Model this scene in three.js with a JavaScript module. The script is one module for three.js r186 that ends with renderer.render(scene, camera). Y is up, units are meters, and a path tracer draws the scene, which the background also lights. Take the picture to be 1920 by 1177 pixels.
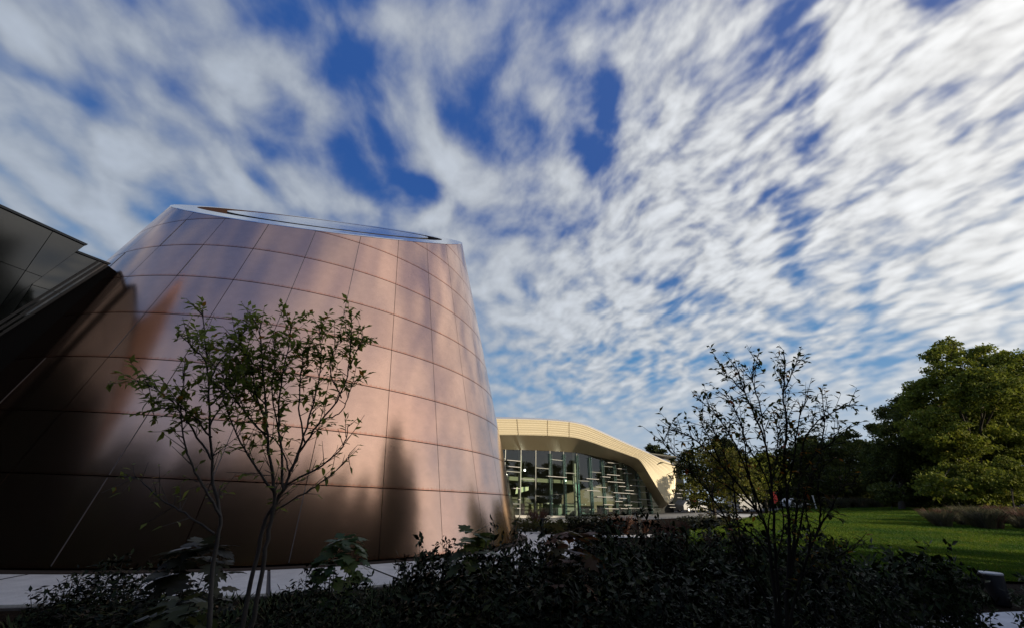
import * as THREE from 'three';
import { mergeGeometries } from 'three/addons/utils/BufferGeometryUtils.js';

// ------------------------------------------------------------------ camera, exposure, sun, sky
const FOCAL = 716.61, CX = 960, CY = 588.5;            // of the 1920 x 1177 photograph
const PITCH = 0.45400, ROLL = -0.03554;
const EYE = new THREE.Vector3(0, 1.6, 0);
const cp = Math.cos(PITCH), sp = Math.sin(PITCH), cr = Math.cos(ROLL), sr = Math.sin(ROLL);
const FWD = new THREE.Vector3(0, sp, -cp), UP0 = new THREE.Vector3(0, cp, sp), RIGHT0 = new THREE.Vector3(1, 0, 0);
const RIGHT = RIGHT0.clone().multiplyScalar(cr).addScaledVector(UP0, -sr);
const UP = RIGHT0.clone().multiplyScalar(sr).addScaledVector(UP0, cr);

const scene = new THREE.Scene();
const camera = new THREE.PerspectiveCamera(2 * Math.atan(CY / FOCAL) * 180 / Math.PI, 1920 / 1177, 0.1, 3000);
camera.matrixAutoUpdate = true;
camera.position.copy(EYE);
camera.quaternion.setFromRotationMatrix(new THREE.Matrix4().makeBasis(RIGHT, UP, FWD.clone().negate()));
scene.add(camera);
const renderer = new THREE.WebGLRenderer({ antialias: true });
renderer.toneMapping = THREE.LinearToneMapping;
renderer.toneMappingExposure = 1.0;
renderer.shadowMap.enabled = true;

const SUN_AZ = 114 * Math.PI / 180, SUN_EL = 14 * Math.PI / 180;   // azimuth to the right of the view
const SUN = new THREE.Vector3(Math.sin(SUN_AZ) * Math.cos(SUN_EL), Math.sin(SUN_EL), -Math.cos(SUN_AZ) * Math.cos(SUN_EL));
const sun = new THREE.DirectionalLight(new THREE.Color(1.0, 0.84, 0.62), 5.0);
sun.position.copy(SUN).multiplyScalar(200); sun.target.position.set(0, 0, -30);
sun.castShadow = true; sun.shadow.radius = 1.5; sun.shadow.mapSize.set(4096, 4096);
Object.assign(sun.shadow.camera, { left: -120, right: 120, top: 90, bottom: -60, near: 1, far: 500 });
scene.add(sun, sun.target);

// ------------------------------------------------------------------ small tools
function rng(seed) { let a = seed >>> 0; return () => { a = (a + 0x6D2B79F5) | 0; let t = Math.imul(a ^ (a >>> 15), 1 | a); t = (t + Math.imul(t ^ (t >>> 7), 61 | t)) ^ t; return ((t ^ (t >>> 14)) >>> 0) / 4294967296; }; }
const V = (x, y, z) => new THREE.Vector3(x, y, z);
const clamp = (x, a = 0, b = 1) => Math.min(b, Math.max(a, x));
const sstep = (a, b, x) => { const t = clamp((x - a) / (b - a)); return t * t * (3 - 2 * t); };
const lerp = (a, b, t) => a + (b - a) * t;
function ray(px, py) { return V(0, 0, 0).addScaledVector(RIGHT, (px - CX) / FOCAL).addScaledVector(UP, (CY - py) / FOCAL).add(FWD).normalize(); }
function onPlane(px, py, n, p0) { const d = ray(px, py); const t = (n.dot(p0) - n.dot(EYE)) / n.dot(d); return EYE.clone().addScaledVector(d, t); }
function atDepth(px, py, depth) { const d = ray(px, py); return EYE.clone().addScaledVector(d, depth / -d.z); }   // depth: metres ahead, level
const HASH = new Uint32Array(512); { const r = rng(77); for (let i = 0; i < 256; i++) HASH[i] = HASH[i + 256] = i; for (let i = 255; i > 0; i--) { const j = Math.floor(r() * (i + 1)); const t = HASH[i]; HASH[i] = HASH[j]; HASH[j] = t; } for (let i = 0; i < 256; i++) HASH[i + 256] = HASH[i]; }
const GX = [], GY = []; for (let i = 0; i < 256; i++) { const a = i * 2.399963; GX.push(Math.cos(a)); GY.push(Math.sin(a)); }
function noise2(x, y) {
  const xi = Math.floor(x), yi = Math.floor(y), xf = x - xi, yf = y - yi, X = xi & 255, Y = yi & 255;
  const u = xf * xf * xf * (xf * (xf * 6 - 15) + 10), v = yf * yf * yf * (yf * (yf * 6 - 15) + 10);
  const a = HASH[HASH[X] + Y], b = HASH[HASH[X + 1] + Y], c = HASH[HASH[X] + Y + 1], d = HASH[HASH[X + 1] + Y + 1];
  const n00 = GX[a] * xf + GY[a] * yf, n10 = GX[b] * (xf - 1) + GY[b] * yf, n01 = GX[c] * xf + GY[c] * (yf - 1), n11 = GX[d] * (xf - 1) + GY[d] * (yf - 1);
  const l = n00 + u * (n10 - n00), r = n01 + u * (n11 - n01);
  return (l + v * (r - l)) * 1.5;
}
function fbm(x, y, oct, gain = 0.5) { let s = 0, a = 1, t = 0; for (let i = 0; i < oct; i++) { s += a * noise2(x, y); t += a; x = x * 2.03 + 17.3; y = y * 2.03 - 9.1; a *= gain; } return s / t; }

// ------------------------------------------------------------------ sky: blue air and a sheet of small clouds in rows that run away from the viewer
const SKYK = 0.24;
function sheet(d) { const k = 1 / (Math.max(d.y, 0) + SKYK); return [d.x * k, -d.z * k]; }
function makeSky() {
  const W = 3072, H = 1536, data = new Float32Array(W * H * 4);
  // large banks (+) and gaps (-) of the cloud sheet: centre, first half axis, second half axis as directions, strength
  const BANKS = [
    [90, 50, 150, 70, -60, 50, .55], [280, 140, 130, 90, -70, 60, .45], [430, 120, 60, 60, -50, 40, .35], [540, 200, 90, 90, -80, 60, .55], [480, 250, 60, 70, -50, 20, .25],
    [90, 215, 150, 80, -30, 40, .5], [240, 265, 50, 60, -40, 30, .45], [60, 330, 140, 70, -30, 50, .5], [345, 285, 45, 50, -50, 30, .65], [420, 340, 90, 60, -40, 30, .5], [575, 345, 50, 45, -40, 25, .65], [140, 400, 120, 50, -30, 40, .45],
    [775, 235, 35, 70, -50, 10, .6], [800, 90, 60, 120, -80, 20, .34], [890, 340, 70, 40, -40, 45, .65], [830, 290, 40, 40, -30, 30, .3], [850, 400, 80, 40, -50, 30, .5], [700, 390, 60, 20, -20, 30, .45], [650, 40, 60, 60, -60, 20, .12],
    [935, 480, 50, 45, -40, 30, .6], [1050, 490, 50, 60, -30, 10, .6], [1010, 590, 90, 40, -30, 50, .55], [1150, 520, 50, 40, -30, 30, .5], [1200, 575, 60, 40, -40, 30, .5], [1110, 420, 90, 60, -60, 40, .4], [1000, 330, 60, 70, -60, 30, .3],
    [1230, 120, 70, 90, 90, -60, .25], [1340, 220, 110, 90, 110, -110, .4], [1270, 340, 110, 60, 80, -70, .42], [1400, 420, 90, 60, 70, -60, .4], [1300, 480, 100, 50, 60, -30, .45], [1560, 170, 130, 90, 130, -130, .5], [1720, 300, 150, 90, 140, -110, .55], [1850, 150, 130, 130, 130, -110, .5], [1660, 440, 100, 60, 80, -60, .5], [1850, 480, 120, 60, 80, -50, .5], [1560, 470, 35, 80, 30, -10, .5], [1440, 580, 100, 40, 60, -20, .45], [1700, 560, 100, 40, 60, -20, .4], [1030, 60, 80, 80, 80, -60, .26], [980, 160, 60, 60, -40, 20, .14], [720, 40, 60, 60, -40, 10, .1], [1450, 60, 100, 60, 100, -60, .25], [1850, 620, 90, 40, 40, -20, .35],
    [650, 90, 70, 90, -70, 40, -.3], [870, 190, 45, 100, -45, 20, -.34], [960, 270, 30, 70, -30, 10, -.25], [180, 185, 110, 55, -25, 18, -.55], [440, 245, 90, 55, -22, 22, -.6], [300, 225, 70, 35, -20, 20, -.4], [760, 360, 45, 22, -25, 28, -.85], [640, 320, 60, 45, -25, 18, -.6], [680, 235, 40, 70, -30, 15, -.45], [480, 330, 60, 45, -20, 15, -.4], [880, 400, 30, 20, -20, 14, -.35],
    [1140, 210, 22, 90, 26, -10, -.38], [1100, 300, 40, 50, -24, 16, -.3], [1060, 160, 24, 70, 28, 0, -.18], [1020, 470, 18, 40, -20, 10, -.35], [1095, 540, 22, 30, -20, 10, -.5], [1235, 535, 45, 20, -20, 15, -.5], [1250, 575, 35, 25, -20, 10, -.45], [950, 420, 40, 40, -30, 20, -.35], [905, 470, 12, 40, -14, 8, -.35],
    [1490, 40, 30, 60, 40, -30, -.4], [1500, 150, 25, 70, 40, -30, -.35], [1480, 220, 30, 60, 40, -30, -.4], [1490, 400, 26, 40, 36, -22, -.6], [1500, 520, 20, 60, 26, -12, -.55], [1625, 540, 20, 60, 28, -12, -.55], [1620, 400, 26, 60, 30, -20, -.35], [1760, 230, 26, 50, 50, -40, -.35], [1870, 290, 40, 40, 60, -40, -.35], [1710, 470, 24, 50, 30, -20, -.4], [1880, 400, 30, 40, 60, -30, -.25], [1650, 330, 20, 40, 40, -30, -.3], [1380, 330, 24, 40, 30, -22, -.3], [1680, 640, 80, 10, 30, -16, -.4], [1560, 640, 60, 12, 30, -14, -.25],
  ].map(([x, y, ax, ay, bx, by, s]) => {
    const c = sheet(ray(x, y)), a = sheet(ray(x + ax, y + ay)), b = sheet(ray(x + bx, y + by));
    const a0 = a[0] - c[0], a1 = a[1] - c[1], b0 = b[0] - c[0], b1 = b[1] - c[1], det = a0 * b1 - a1 * b0;
    return [c[0], c[1], b1 / det, -b0 / det, -a1 / det, a0 / det, s];
  });
  const d = V(0, 0, 0), sunFlat = V(SUN.x, 0, SUN.z).normalize();
  for (let j = H / 2; j < H; j++) {
    const el = ((j + 0.5) / H - 0.5) * Math.PI, ce = Math.cos(el), y = Math.sin(el);
    for (let i = 0; i < W; i++) {
      const az = ((i + 0.5) / W - 0.5) * 2 * Math.PI;
      d.set(ce * Math.cos(az), y, ce * Math.sin(az));
      const k = 1 / (y + SKYK), X = d.x * k, Z = -d.z * k;
      const toSun = d.dot(SUN), side = clamp(0.52 + 0.5 * (d.x * sunFlat.x + d.z * sunFlat.z) / Math.max(ce, 0.35) * Math.min(1, ce * 1.6));
      // air
      const h = Math.pow(1 - y, 2.2);
      let r = lerp(0.022, 0.075, sstep(0.05, 0.5, h)), g = lerp(0.088, 0.25, sstep(0.05, 0.5, h)), b = lerp(0.315, 0.50, sstep(0.05, 0.5, h));
      const low = sstep(0.5, 1.0, h); r = lerp(r, 0.34, low); g = lerp(g, 0.45, low); b = lerp(b, 0.58, low);
      const glow = Math.exp(-Math.acos(clamp(toSun, -1, 1)) * 2.3); r += 0.5 * glow; g += 0.42 * glow; b += 0.32 * glow;
      // cloud sheet
      const wx = 0.025 * noise2(X * 4.1 + 5, Z * 3.2) + 0.012 * noise2(X * 11, Z * 9), wz = 0.03 * noise2(X * 3.9 - 7, Z * 3.7 + 3);
      const right = sstep(-0.15, 0.6, X + 0.1 * Z - 0.1);
      const xr = X + wx, zr = Z + wz, sw = xr + 0.35 * zr;
      const lod = (f) => Math.exp(-Math.pow(f * k / 62, 2));               // keeps the puffs of one angular size, as a thickening deck does
      const rows = fbm(xr * 5.5 + 2.1, zr * 3.6 + 4.2, 2, 0.5);
      const puff = 0.75 * noise2(xr * 8 - 11, zr * 6.5 + 2.7) + 0.75 * noise2(xr * 14 + 3, zr * 11.5 - 5) * lod(13);
      const rip = 0.5 * noise2(sw * 16 + 0.5 * noise2(X * 8, Z * 6), zr * 8.5 - 1.5 * xr) * lod(13) + 0.62 * noise2(sw * 29 + 9, zr * 18 - 2 * xr) * lod(22) + 0.52 * noise2(sw * 54, zr * 38) * lod(36) + 0.36 * noise2(sw * 100, zr * 80) * lod(56) + 0.2 * noise2(sw * 190, zr * 160) * lod(90);
      let pos = 0, neg = 0;
      if (d.z < 0.1) for (const q of BANKS) { const dx = xr - q[0], dz = zr - q[1], u = dx * q[2] + dz * q[3], v = dx * q[4] + dz * q[5], e = u * u + v * v; if (e < 7) { if (q[6] > 0) pos += q[6] * Math.exp(-e); else neg += q[6] * Math.exp(-e); } }
      const cov = 0.7 * Math.tanh(pos / 0.7) + 1.08 * neg * (1 - 0.30 * sstep(0.25, 0.9, -neg));
      const fine = fbm(xr * 26 + 31, zr * 21 - 8, 5, 0.62) * (0.4 + 0.6 * lod(30));
      const back = sstep(-0.15, 0.25, d.z);
      const n = lerp(0.05, 0.15, right) + 0.22 * back * sstep(-0.25, 0.35, d.x) + 0.20 * sstep(0.75, 0.42, y) + 0.90 * cov + (1 - 0.5 * back) * (0.26 * rows + lerp(0.46, 0.42, right) * puff + lerp(0.09, 0.54, right) * rip + lerp(0.20, 0.32, right) * fine);
      const alpha = sstep(-0.24, 0.72, n);
      const thick = sstep(0.35, 1.1, n);
      const lit = 0.76 + 0.23 * thick + (0.04 + 0.10 * right) * clamp(rip + 0.6 * fine, -1, 1);
      let cr0 = lerp(0.43, 0.85, side) * lit, cg0 = lerp(0.49, 0.87, side) * lit, cb0 = lerp(0.58, 0.88, side) * lit;
      const wide = 0.22 * Math.exp(-Math.acos(clamp(toSun, -1, 1)) * 1.15); cr0 += wide * lit; cg0 += 0.95 * wide * lit; cb0 += 0.88 * wide * lit;
      cr0 += 0.80 * glow; cg0 += 0.64 * glow; cb0 += 0.44 * glow;
      r = lerp(r, cr0, alpha * 0.95); g = lerp(g, cg0, alpha * 0.95); b = lerp(b, cb0, alpha * 0.95);
      // grey-blue veil low down
      const veil = clamp(sstep(0.31, 0.08, y) * (0.80 + 0.5 * fbm(X * 1.3, Z * 1.9 + 3, 3)));
      const vl = lerp(0.86, 1.4, side);
      r = lerp(r, 0.36 * vl + 0.3 * glow, veil); g = lerp(g, 0.44 * vl + 0.25 * glow, veil); b = lerp(b, 0.53 * vl + 0.18 * glow, veil);
      const o = (j * W + i) * 4; data[o] = r; data[o + 1] = g; data[o + 2] = b; data[o + 3] = 1;
    }
  }
  for (let j = 0; j < H / 2; j++) for (let i = 0; i < W; i++) { const o = (j * W + i) * 4; data[o] = 0.05; data[o + 1] = 0.055; data[o + 2] = 0.05; data[o + 3] = 1; }
  const t = new THREE.DataTexture(data, W, H, THREE.RGBAFormat, THREE.FloatType);
  t.mapping = THREE.EquirectangularReflectionMapping; t.magFilter = t.minFilter = THREE.LinearFilter; t.needsUpdate = true;
  return t;
}
const sky = makeSky();
scene.background = sky; scene.environment = sky;
// ------------------------------------------------------------------ names, labels, materials
const taken = new Map();
function numbered(n) { const k = taken.get(n) || 0; taken.set(n, k + 1); return k ? n + '_' + String(k).padStart(3, '0') : n; }
function thing(name, label, category, p = [0, 0, 0], turn = 0, group) { const o = new THREE.Group(); o.name = numbered(name); o.position.set(...p); o.rotation.y = turn; o.userData = { label, category }; if (group) o.userData.group = group; scene.add(o); return o; }
function part(name, geo, m, parent, extra) { const o = new THREE.Mesh(geo, m); o.name = name; if (extra) Object.assign(o.userData, extra); parent.add(o); return o; }
function struct(name, geo, m, label) { const o = new THREE.Mesh(geo, m); o.name = numbered(name); o.userData = { kind: 'structure' }; if (label) o.userData.label = label; scene.add(o); return o; }
function copyOf(src, label, p, turn = 0, scale = 1, group) { const c = src.clone(); c.name = numbered(src.name.replace(/_\d{3}$/, '')); c.userData = { ...src.userData, label }; if (group) c.userData.group = group; c.position.set(...p); c.rotation.set(0, turn, 0); if (typeof scale === 'number') c.scale.setScalar(scale); else c.scale.set(...scale); scene.add(c); return c; }
const lin = (r, g, b) => new THREE.Color().setRGB(r, g, b);
const MS = (o) => new THREE.MeshStandardMaterial(o), MP = (o) => new THREE.MeshPhysicalMaterial(o);
function tex(w, h, fn, srgb = false, rx = 1, ry = 1) {                 // fn(u, v) -> [r, g, b] 0..1
  const a = new Uint8Array(w * h * 4);
  for (let j = 0; j < h; j++) for (let i = 0; i < w; i++) { const c = fn(i / w, j / h), o = (j * w + i) * 4; a[o] = clamp(c[0]) * 255; a[o + 1] = clamp(c[1]) * 255; a[o + 2] = clamp(c[2]) * 255; a[o + 3] = 255; }
  const t = new THREE.DataTexture(a, w, h, THREE.RGBAFormat); t.wrapS = t.wrapT = THREE.RepeatWrapping; t.magFilter = THREE.LinearFilter; t.minFilter = THREE.LinearMipmapLinearFilter; t.generateMipmaps = true; if (srgb) t.colorSpace = THREE.SRGBColorSpace; t.repeat.set(rx, ry); t.needsUpdate = true; return t;
}
function tileNoise(u, v, f, oct, seed = 0) {                           // fbm that repeats over 0..1
  const q = (a, b) => fbm(a * f + seed, b * f - seed, oct);
  const wu = sstep(0.8, 1, u), wv = sstep(0.8, 1, v);
  const A = q(u, v), B = wu > 0 ? q(u - 1, v) : A, C = wv > 0 ? q(u, v - 1) : A, D = wu > 0 && wv > 0 ? q(u - 1, v - 1) : wu > 0 ? B : C;
  return lerp(lerp(A, B, wu), lerp(C, D, wu), wv);
}
// a mesh builder for polygons, boxes and tubes
class MB {
  constructor() { this.g = []; }
  add(g) { if (g.index) g = g.toNonIndexed(); for (const k of Object.keys(g.attributes)) if (!['position', 'normal', 'uv', 'color'].includes(k)) g.deleteAttribute(k); if (!g.attributes.uv) g.setAttribute('uv', new THREE.BufferAttribute(new Float32Array(g.attributes.position.count * 2), 2)); this.g.push(g); return this; }
  box(x, y, z, w, h, d, m) { const g = new THREE.BoxGeometry(w, h, d); g.translate(x, y, z); if (m) g.applyMatrix4(m); return this.add(g); }
  tube(pts, r0, r1, sides = 6) { return this.add(taper(pts, r0, r1, sides)); }
  get geo() { return mergeGeometries(this.g, false); }
}
function taper(pts, r0, r1, sides = 6) {                               // a tapered tube along points
  const n = pts.length, pos = [], nor = [], uv = [], idx = []; let a = V(0, 0, 0), b = V(0, 0, 0), t = V(0, 0, 0), prev = null;
  for (let i = 0; i < n; i++) {
    t.copy(pts[Math.min(n - 1, i + 1)]).sub(pts[Math.max(0, i - 1)]).normalize();
    if (!prev) a.copy(Math.abs(t.y) < 0.9 ? V(0, 1, 0) : V(1, 0, 0)); else a.copy(prev);
    a.addScaledVector(t, -a.dot(t)).normalize(); prev = a.clone(); b.crossVectors(t, a);
    const f = i / (n - 1), r = lerp(r0, r1, f);
    for (let k = 0; k <= sides; k++) { const w = k / sides * 2 * Math.PI, c = Math.cos(w), s = Math.sin(w), nx = a.x * c + b.x * s, ny = a.y * c + b.y * s, nz = a.z * c + b.z * s; pos.push(pts[i].x + nx * r, pts[i].y + ny * r, pts[i].z + nz * r); nor.push(nx, ny, nz); uv.push(k / sides, f); }
  }
  for (let i = 0; i < n - 1; i++) for (let k = 0; k < sides; k++) { const p = i * (sides + 1) + k, q = p + sides + 1; idx.push(p, p + 1, q, p + 1, q + 1, q); }
  const g = new THREE.BufferGeometry(); g.setAttribute('position', new THREE.Float32BufferAttribute(pos, 3)); g.setAttribute('normal', new THREE.Float32BufferAttribute(nor, 3)); g.setAttribute('uv', new THREE.Float32BufferAttribute(uv, 2)); g.setIndex(idx); return g;
}
function prism(poly, n, depth, uvScale = 1) {                          // polygon of Vector3 in one plane, pushed back by depth along -n; flat faces
  const m = poly.length, pos = [], uv = []; const u = V(0, 1, 0).cross(n).normalize(), w = n.clone().cross(u);
  const flat = poly.map((p) => new THREE.Vector2(p.dot(u), p.dot(w))); const tri = THREE.ShapeUtils.triangulateShape(flat, []);
  const put = (p) => { pos.push(p.x, p.y, p.z); uv.push(p.dot(u) * uvScale, p.dot(w) * uvScale); };
  const back = poly.map((p) => p.clone().addScaledVector(n, -depth));
  const area = THREE.ShapeUtils.area(flat) > 0;
  for (const [a, b, c] of tri) { put(poly[a]); put(poly[area ? b : b]); put(poly[c]); put(back[a]); put(back[c]); put(back[b]); }
  for (let i = 0; i < m; i++) { const j = (i + 1) % m, [a, b] = area ? [i, j] : [j, i]; put(poly[a]); put(back[a]); put(back[b]); put(poly[a]); put(back[b]); put(poly[b]); }
  const g = new THREE.BufferGeometry(); g.setAttribute('position', new THREE.Float32BufferAttribute(pos, 3)); g.setAttribute('uv', new THREE.Float32BufferAttribute(uv, 2)); g.computeVertexNormals(); return g;
}
function halfPlanes(poly, a, b, keep) {                                // clip a 2D polygon by the line a-b, keeping the side where keep * cross >= 0
  const side = (p) => keep * ((b[0] - a[0]) * (p[1] - a[1]) - (b[1] - a[1]) * (p[0] - a[0])); const out = [];
  for (let i = 0; i < poly.length; i++) { const p = poly[i], q = poly[(i + 1) % poly.length], sp1 = side(p), sq = side(q); if (sp1 >= 0) out.push(p); if ((sp1 >= 0) !== (sq >= 0)) { const t = sp1 / (sp1 - sq); out.push([p[0] + (q[0] - p[0]) * t, p[1] + (q[1] - p[1]) * t]); } }
  return out;
}
const BLACKMETAL = MS({ color: lin(0.012, 0.012, 0.013), roughness: 0.5, metalness: 0.0 });
// ------------------------------------------------------------------ ground
function groundY(x, z) { const d = -z; return 0.042 * Math.max(0, x - 4) * sstep(10, 46, d) * (1 - 0.35 * sstep(60, 140, x)) + 0.05 * fbm(x * 0.06, z * 0.06, 2) * sstep(8, 20, Math.hypot(x, z)); }
function gridSheet(us, vs, fn, uvScale = 1) {
  const nu = us.length, nv = vs.length, pos = [], uv = [], idx = [];
  for (let j = 0; j < nv; j++) for (let i = 0; i < nu; i++) { const p = fn(us[i], vs[j]); pos.push(p[0], p[1], p[2]); uv.push(p[0] * uvScale, p[2] * uvScale); }
  for (let j = 0; j < nv - 1; j++) for (let i = 0; i < nu - 1; i++) { const a = j * nu + i; idx.push(a, a + nu, a + 1, a + 1, a + nu, a + nu + 1); }
  const g = new THREE.BufferGeometry(); g.setAttribute('position', new THREE.Float32BufferAttribute(pos, 3)); g.setAttribute('uv', new THREE.Float32BufferAttribute(uv, 2)); g.setIndex(idx); g.computeVertexNormals(); return g;
}
const spread = (n, far, p = 2.6) => Array.from({ length: n }, (_, i) => { const t = i / (n - 1) * 2 - 1; return Math.sign(t) * (Math.abs(t) * 12 * 0.9 + Math.pow(Math.abs(t), p) * far); });
const mulchTex = tex(512, 512, (u, v) => { const n = tileNoise(u, v, 40, 3, 3), c = tileNoise(u, v, 6, 3, 9); const k = 0.55 + 0.45 * n + 0.25 * c; return [0.17 * k + 0.03, 0.13 * k + 0.025, 0.095 * k + 0.02]; }, true, 0.5, 0.5);
const mulchBump = tex(512, 512, (u, v) => { const n = 0.5 + 0.5 * tileNoise(u, v, 50, 3, 23); return [n, n, n]; }, false, 0.5, 0.5);
struct('ground', gridSheet(spread(150, 900), spread(150, 900), (x, z) => [x, groundY(x, z) - 0.01, z]), MP({ map: mulchTex, bumpMap: mulchBump, bumpScale: 0.03, roughness: 1, specularIntensity: 0.1 }), 'dark mulch and soil under the planting');

// ------------------------------------------------------------------ lawn
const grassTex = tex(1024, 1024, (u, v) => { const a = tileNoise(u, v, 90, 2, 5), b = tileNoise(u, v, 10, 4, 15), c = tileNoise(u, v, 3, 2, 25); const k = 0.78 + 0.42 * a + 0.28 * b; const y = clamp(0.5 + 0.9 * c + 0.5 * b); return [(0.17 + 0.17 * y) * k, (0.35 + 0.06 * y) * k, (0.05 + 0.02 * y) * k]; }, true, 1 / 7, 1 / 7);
const grassBump = tex(512, 512, (u, v) => { const n = 0.5 + 0.5 * tileNoise(u, v, 80, 3, 33); return [n, n, n]; }, false, 0.6, 0.6);
function lawnLeft(d) { const e = [[11, 11.5], [14, 9.6], [18, 8.3], [24, 8.9], [30, 11.2], [36, 18.6], [45, 26.5], [60, 38], [80, 54], [100, 72]]; for (let i = 0; i < e.length - 1; i++) if (d <= e[i + 1][0]) return lerp(e[i][1], e[i + 1][1], (d - e[i][0]) / (e[i + 1][0] - e[i][0])); return 70; }
{
  const ds = []; for (let d = 12.5; d < 88; d *= 1.03) ds.push(d); const us = Array.from({ length: 60 }, (_, i) => Math.pow(i / 59, 1.6));
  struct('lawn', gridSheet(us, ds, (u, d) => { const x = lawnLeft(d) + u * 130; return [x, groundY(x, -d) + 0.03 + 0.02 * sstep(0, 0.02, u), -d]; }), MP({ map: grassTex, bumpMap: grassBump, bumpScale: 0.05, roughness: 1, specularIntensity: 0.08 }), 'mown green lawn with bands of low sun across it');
}

// ------------------------------------------------------------------ the cone's numbers
const AXC = V(-11.041, 0, -20.7905), APEX = 46.9405, SLOPE = 0.2510056, PHI0 = -0.194056, DPHI = 0.182762;
const RINGS = [0.10, 1.811, 3.259, 4.824, 6.380, 7.933, 9.4565, 10.964, 12.421, 13.902, 15.37, 16.84, 18.31, 19.78, 21.25, 22.72];
const RN = V(0.111178, 0.789902, 0.603070).normalize(), RC = 0.369459;               // the sloping roof plane n . p = c
const coneR = (y) => SLOPE * (APEX - y);
function conePt(phi, y, off = 0) { const r = coneR(y) + off; return V(AXC.x + r * Math.sin(phi), y + off * SLOPE, AXC.z + r * Math.cos(phi)); }
function coneN(phi) { return V(Math.sin(phi), SLOPE, Math.cos(phi)).normalize(); }
function roofY(phi, drop = 0) { const s = Math.sin(phi), c = Math.cos(phi); const A = RN.x * s + RN.z * c; return (RC - drop - RN.x * AXC.x - RN.z * AXC.z - A * SLOPE * APEX) / (RN.y - A * SLOPE); }

// ------------------------------------------------------------------ path of concrete slabs round the cone
const concTex = tex(512, 512, (u, v) => { const a = tileNoise(u, v, 5, 5, 2), b = tileNoise(u, v, 70, 2, 8); const k = 0.83 + 0.09 * a + 0.05 * b; return [k, k * 0.995, k * 0.97]; }, true, 0.5, 0.5);
const CONC = [0.96, 1.0, 1.03].map((k) => MS({ map: concTex, color: lin(k, k, k), roughness: 0.9 }));
{
  const path = struct('path', new THREE.CylinderGeometry(14.66, 14.66, 0.05, 128, 1).translate(AXC.x, -0.005, AXC.z), MS({ color: lin(0.10, 0.095, 0.09), roughness: 1 }), 'pale concrete path curving round the foot of the copper building');
  const r0 = 12.15, r1 = 14.6, n = 34;
  for (let i = -11; i < 14; i++) {
    const a0 = i * 0.168 + 0.0025, a1 = (i + 1) * 0.168 - 0.0025, pos = [], uv = [], idx = [], K = 6, y1 = 0.055;
    for (let k = 0; k <= K; k++) { const a = lerp(a0, a1, k / K); for (const [r, y] of [[r0, 0], [r0, y1 - 0.006], [r0 + 0.006, y1], [r1 - 0.006, y1], [r1, y1 - 0.006], [r1, 0]]) { const x = AXC.x + r * Math.sin(a), z = AXC.z + r * Math.cos(a); pos.push(x, y, z); uv.push(x, z); } }
    for (let k = 0; k < K; k++) for (let m = 0; m < 5; m++) { const a = k * 6 + m, b = a + 6; idx.push(a, b, a + 1, a + 1, b, b + 1); }
    const g = new THREE.BufferGeometry(); g.setAttribute('position', new THREE.Float32BufferAttribute(pos, 3)); g.setAttribute('uv', new THREE.Float32BufferAttribute(uv, 2)); g.setIndex(idx.reverse()); g.computeVertexNormals();
    part('paving_slab', g.toNonIndexed(), CONC[(i + 30) % 3], path).geometry.computeVertexNormals();
  }
}
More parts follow.
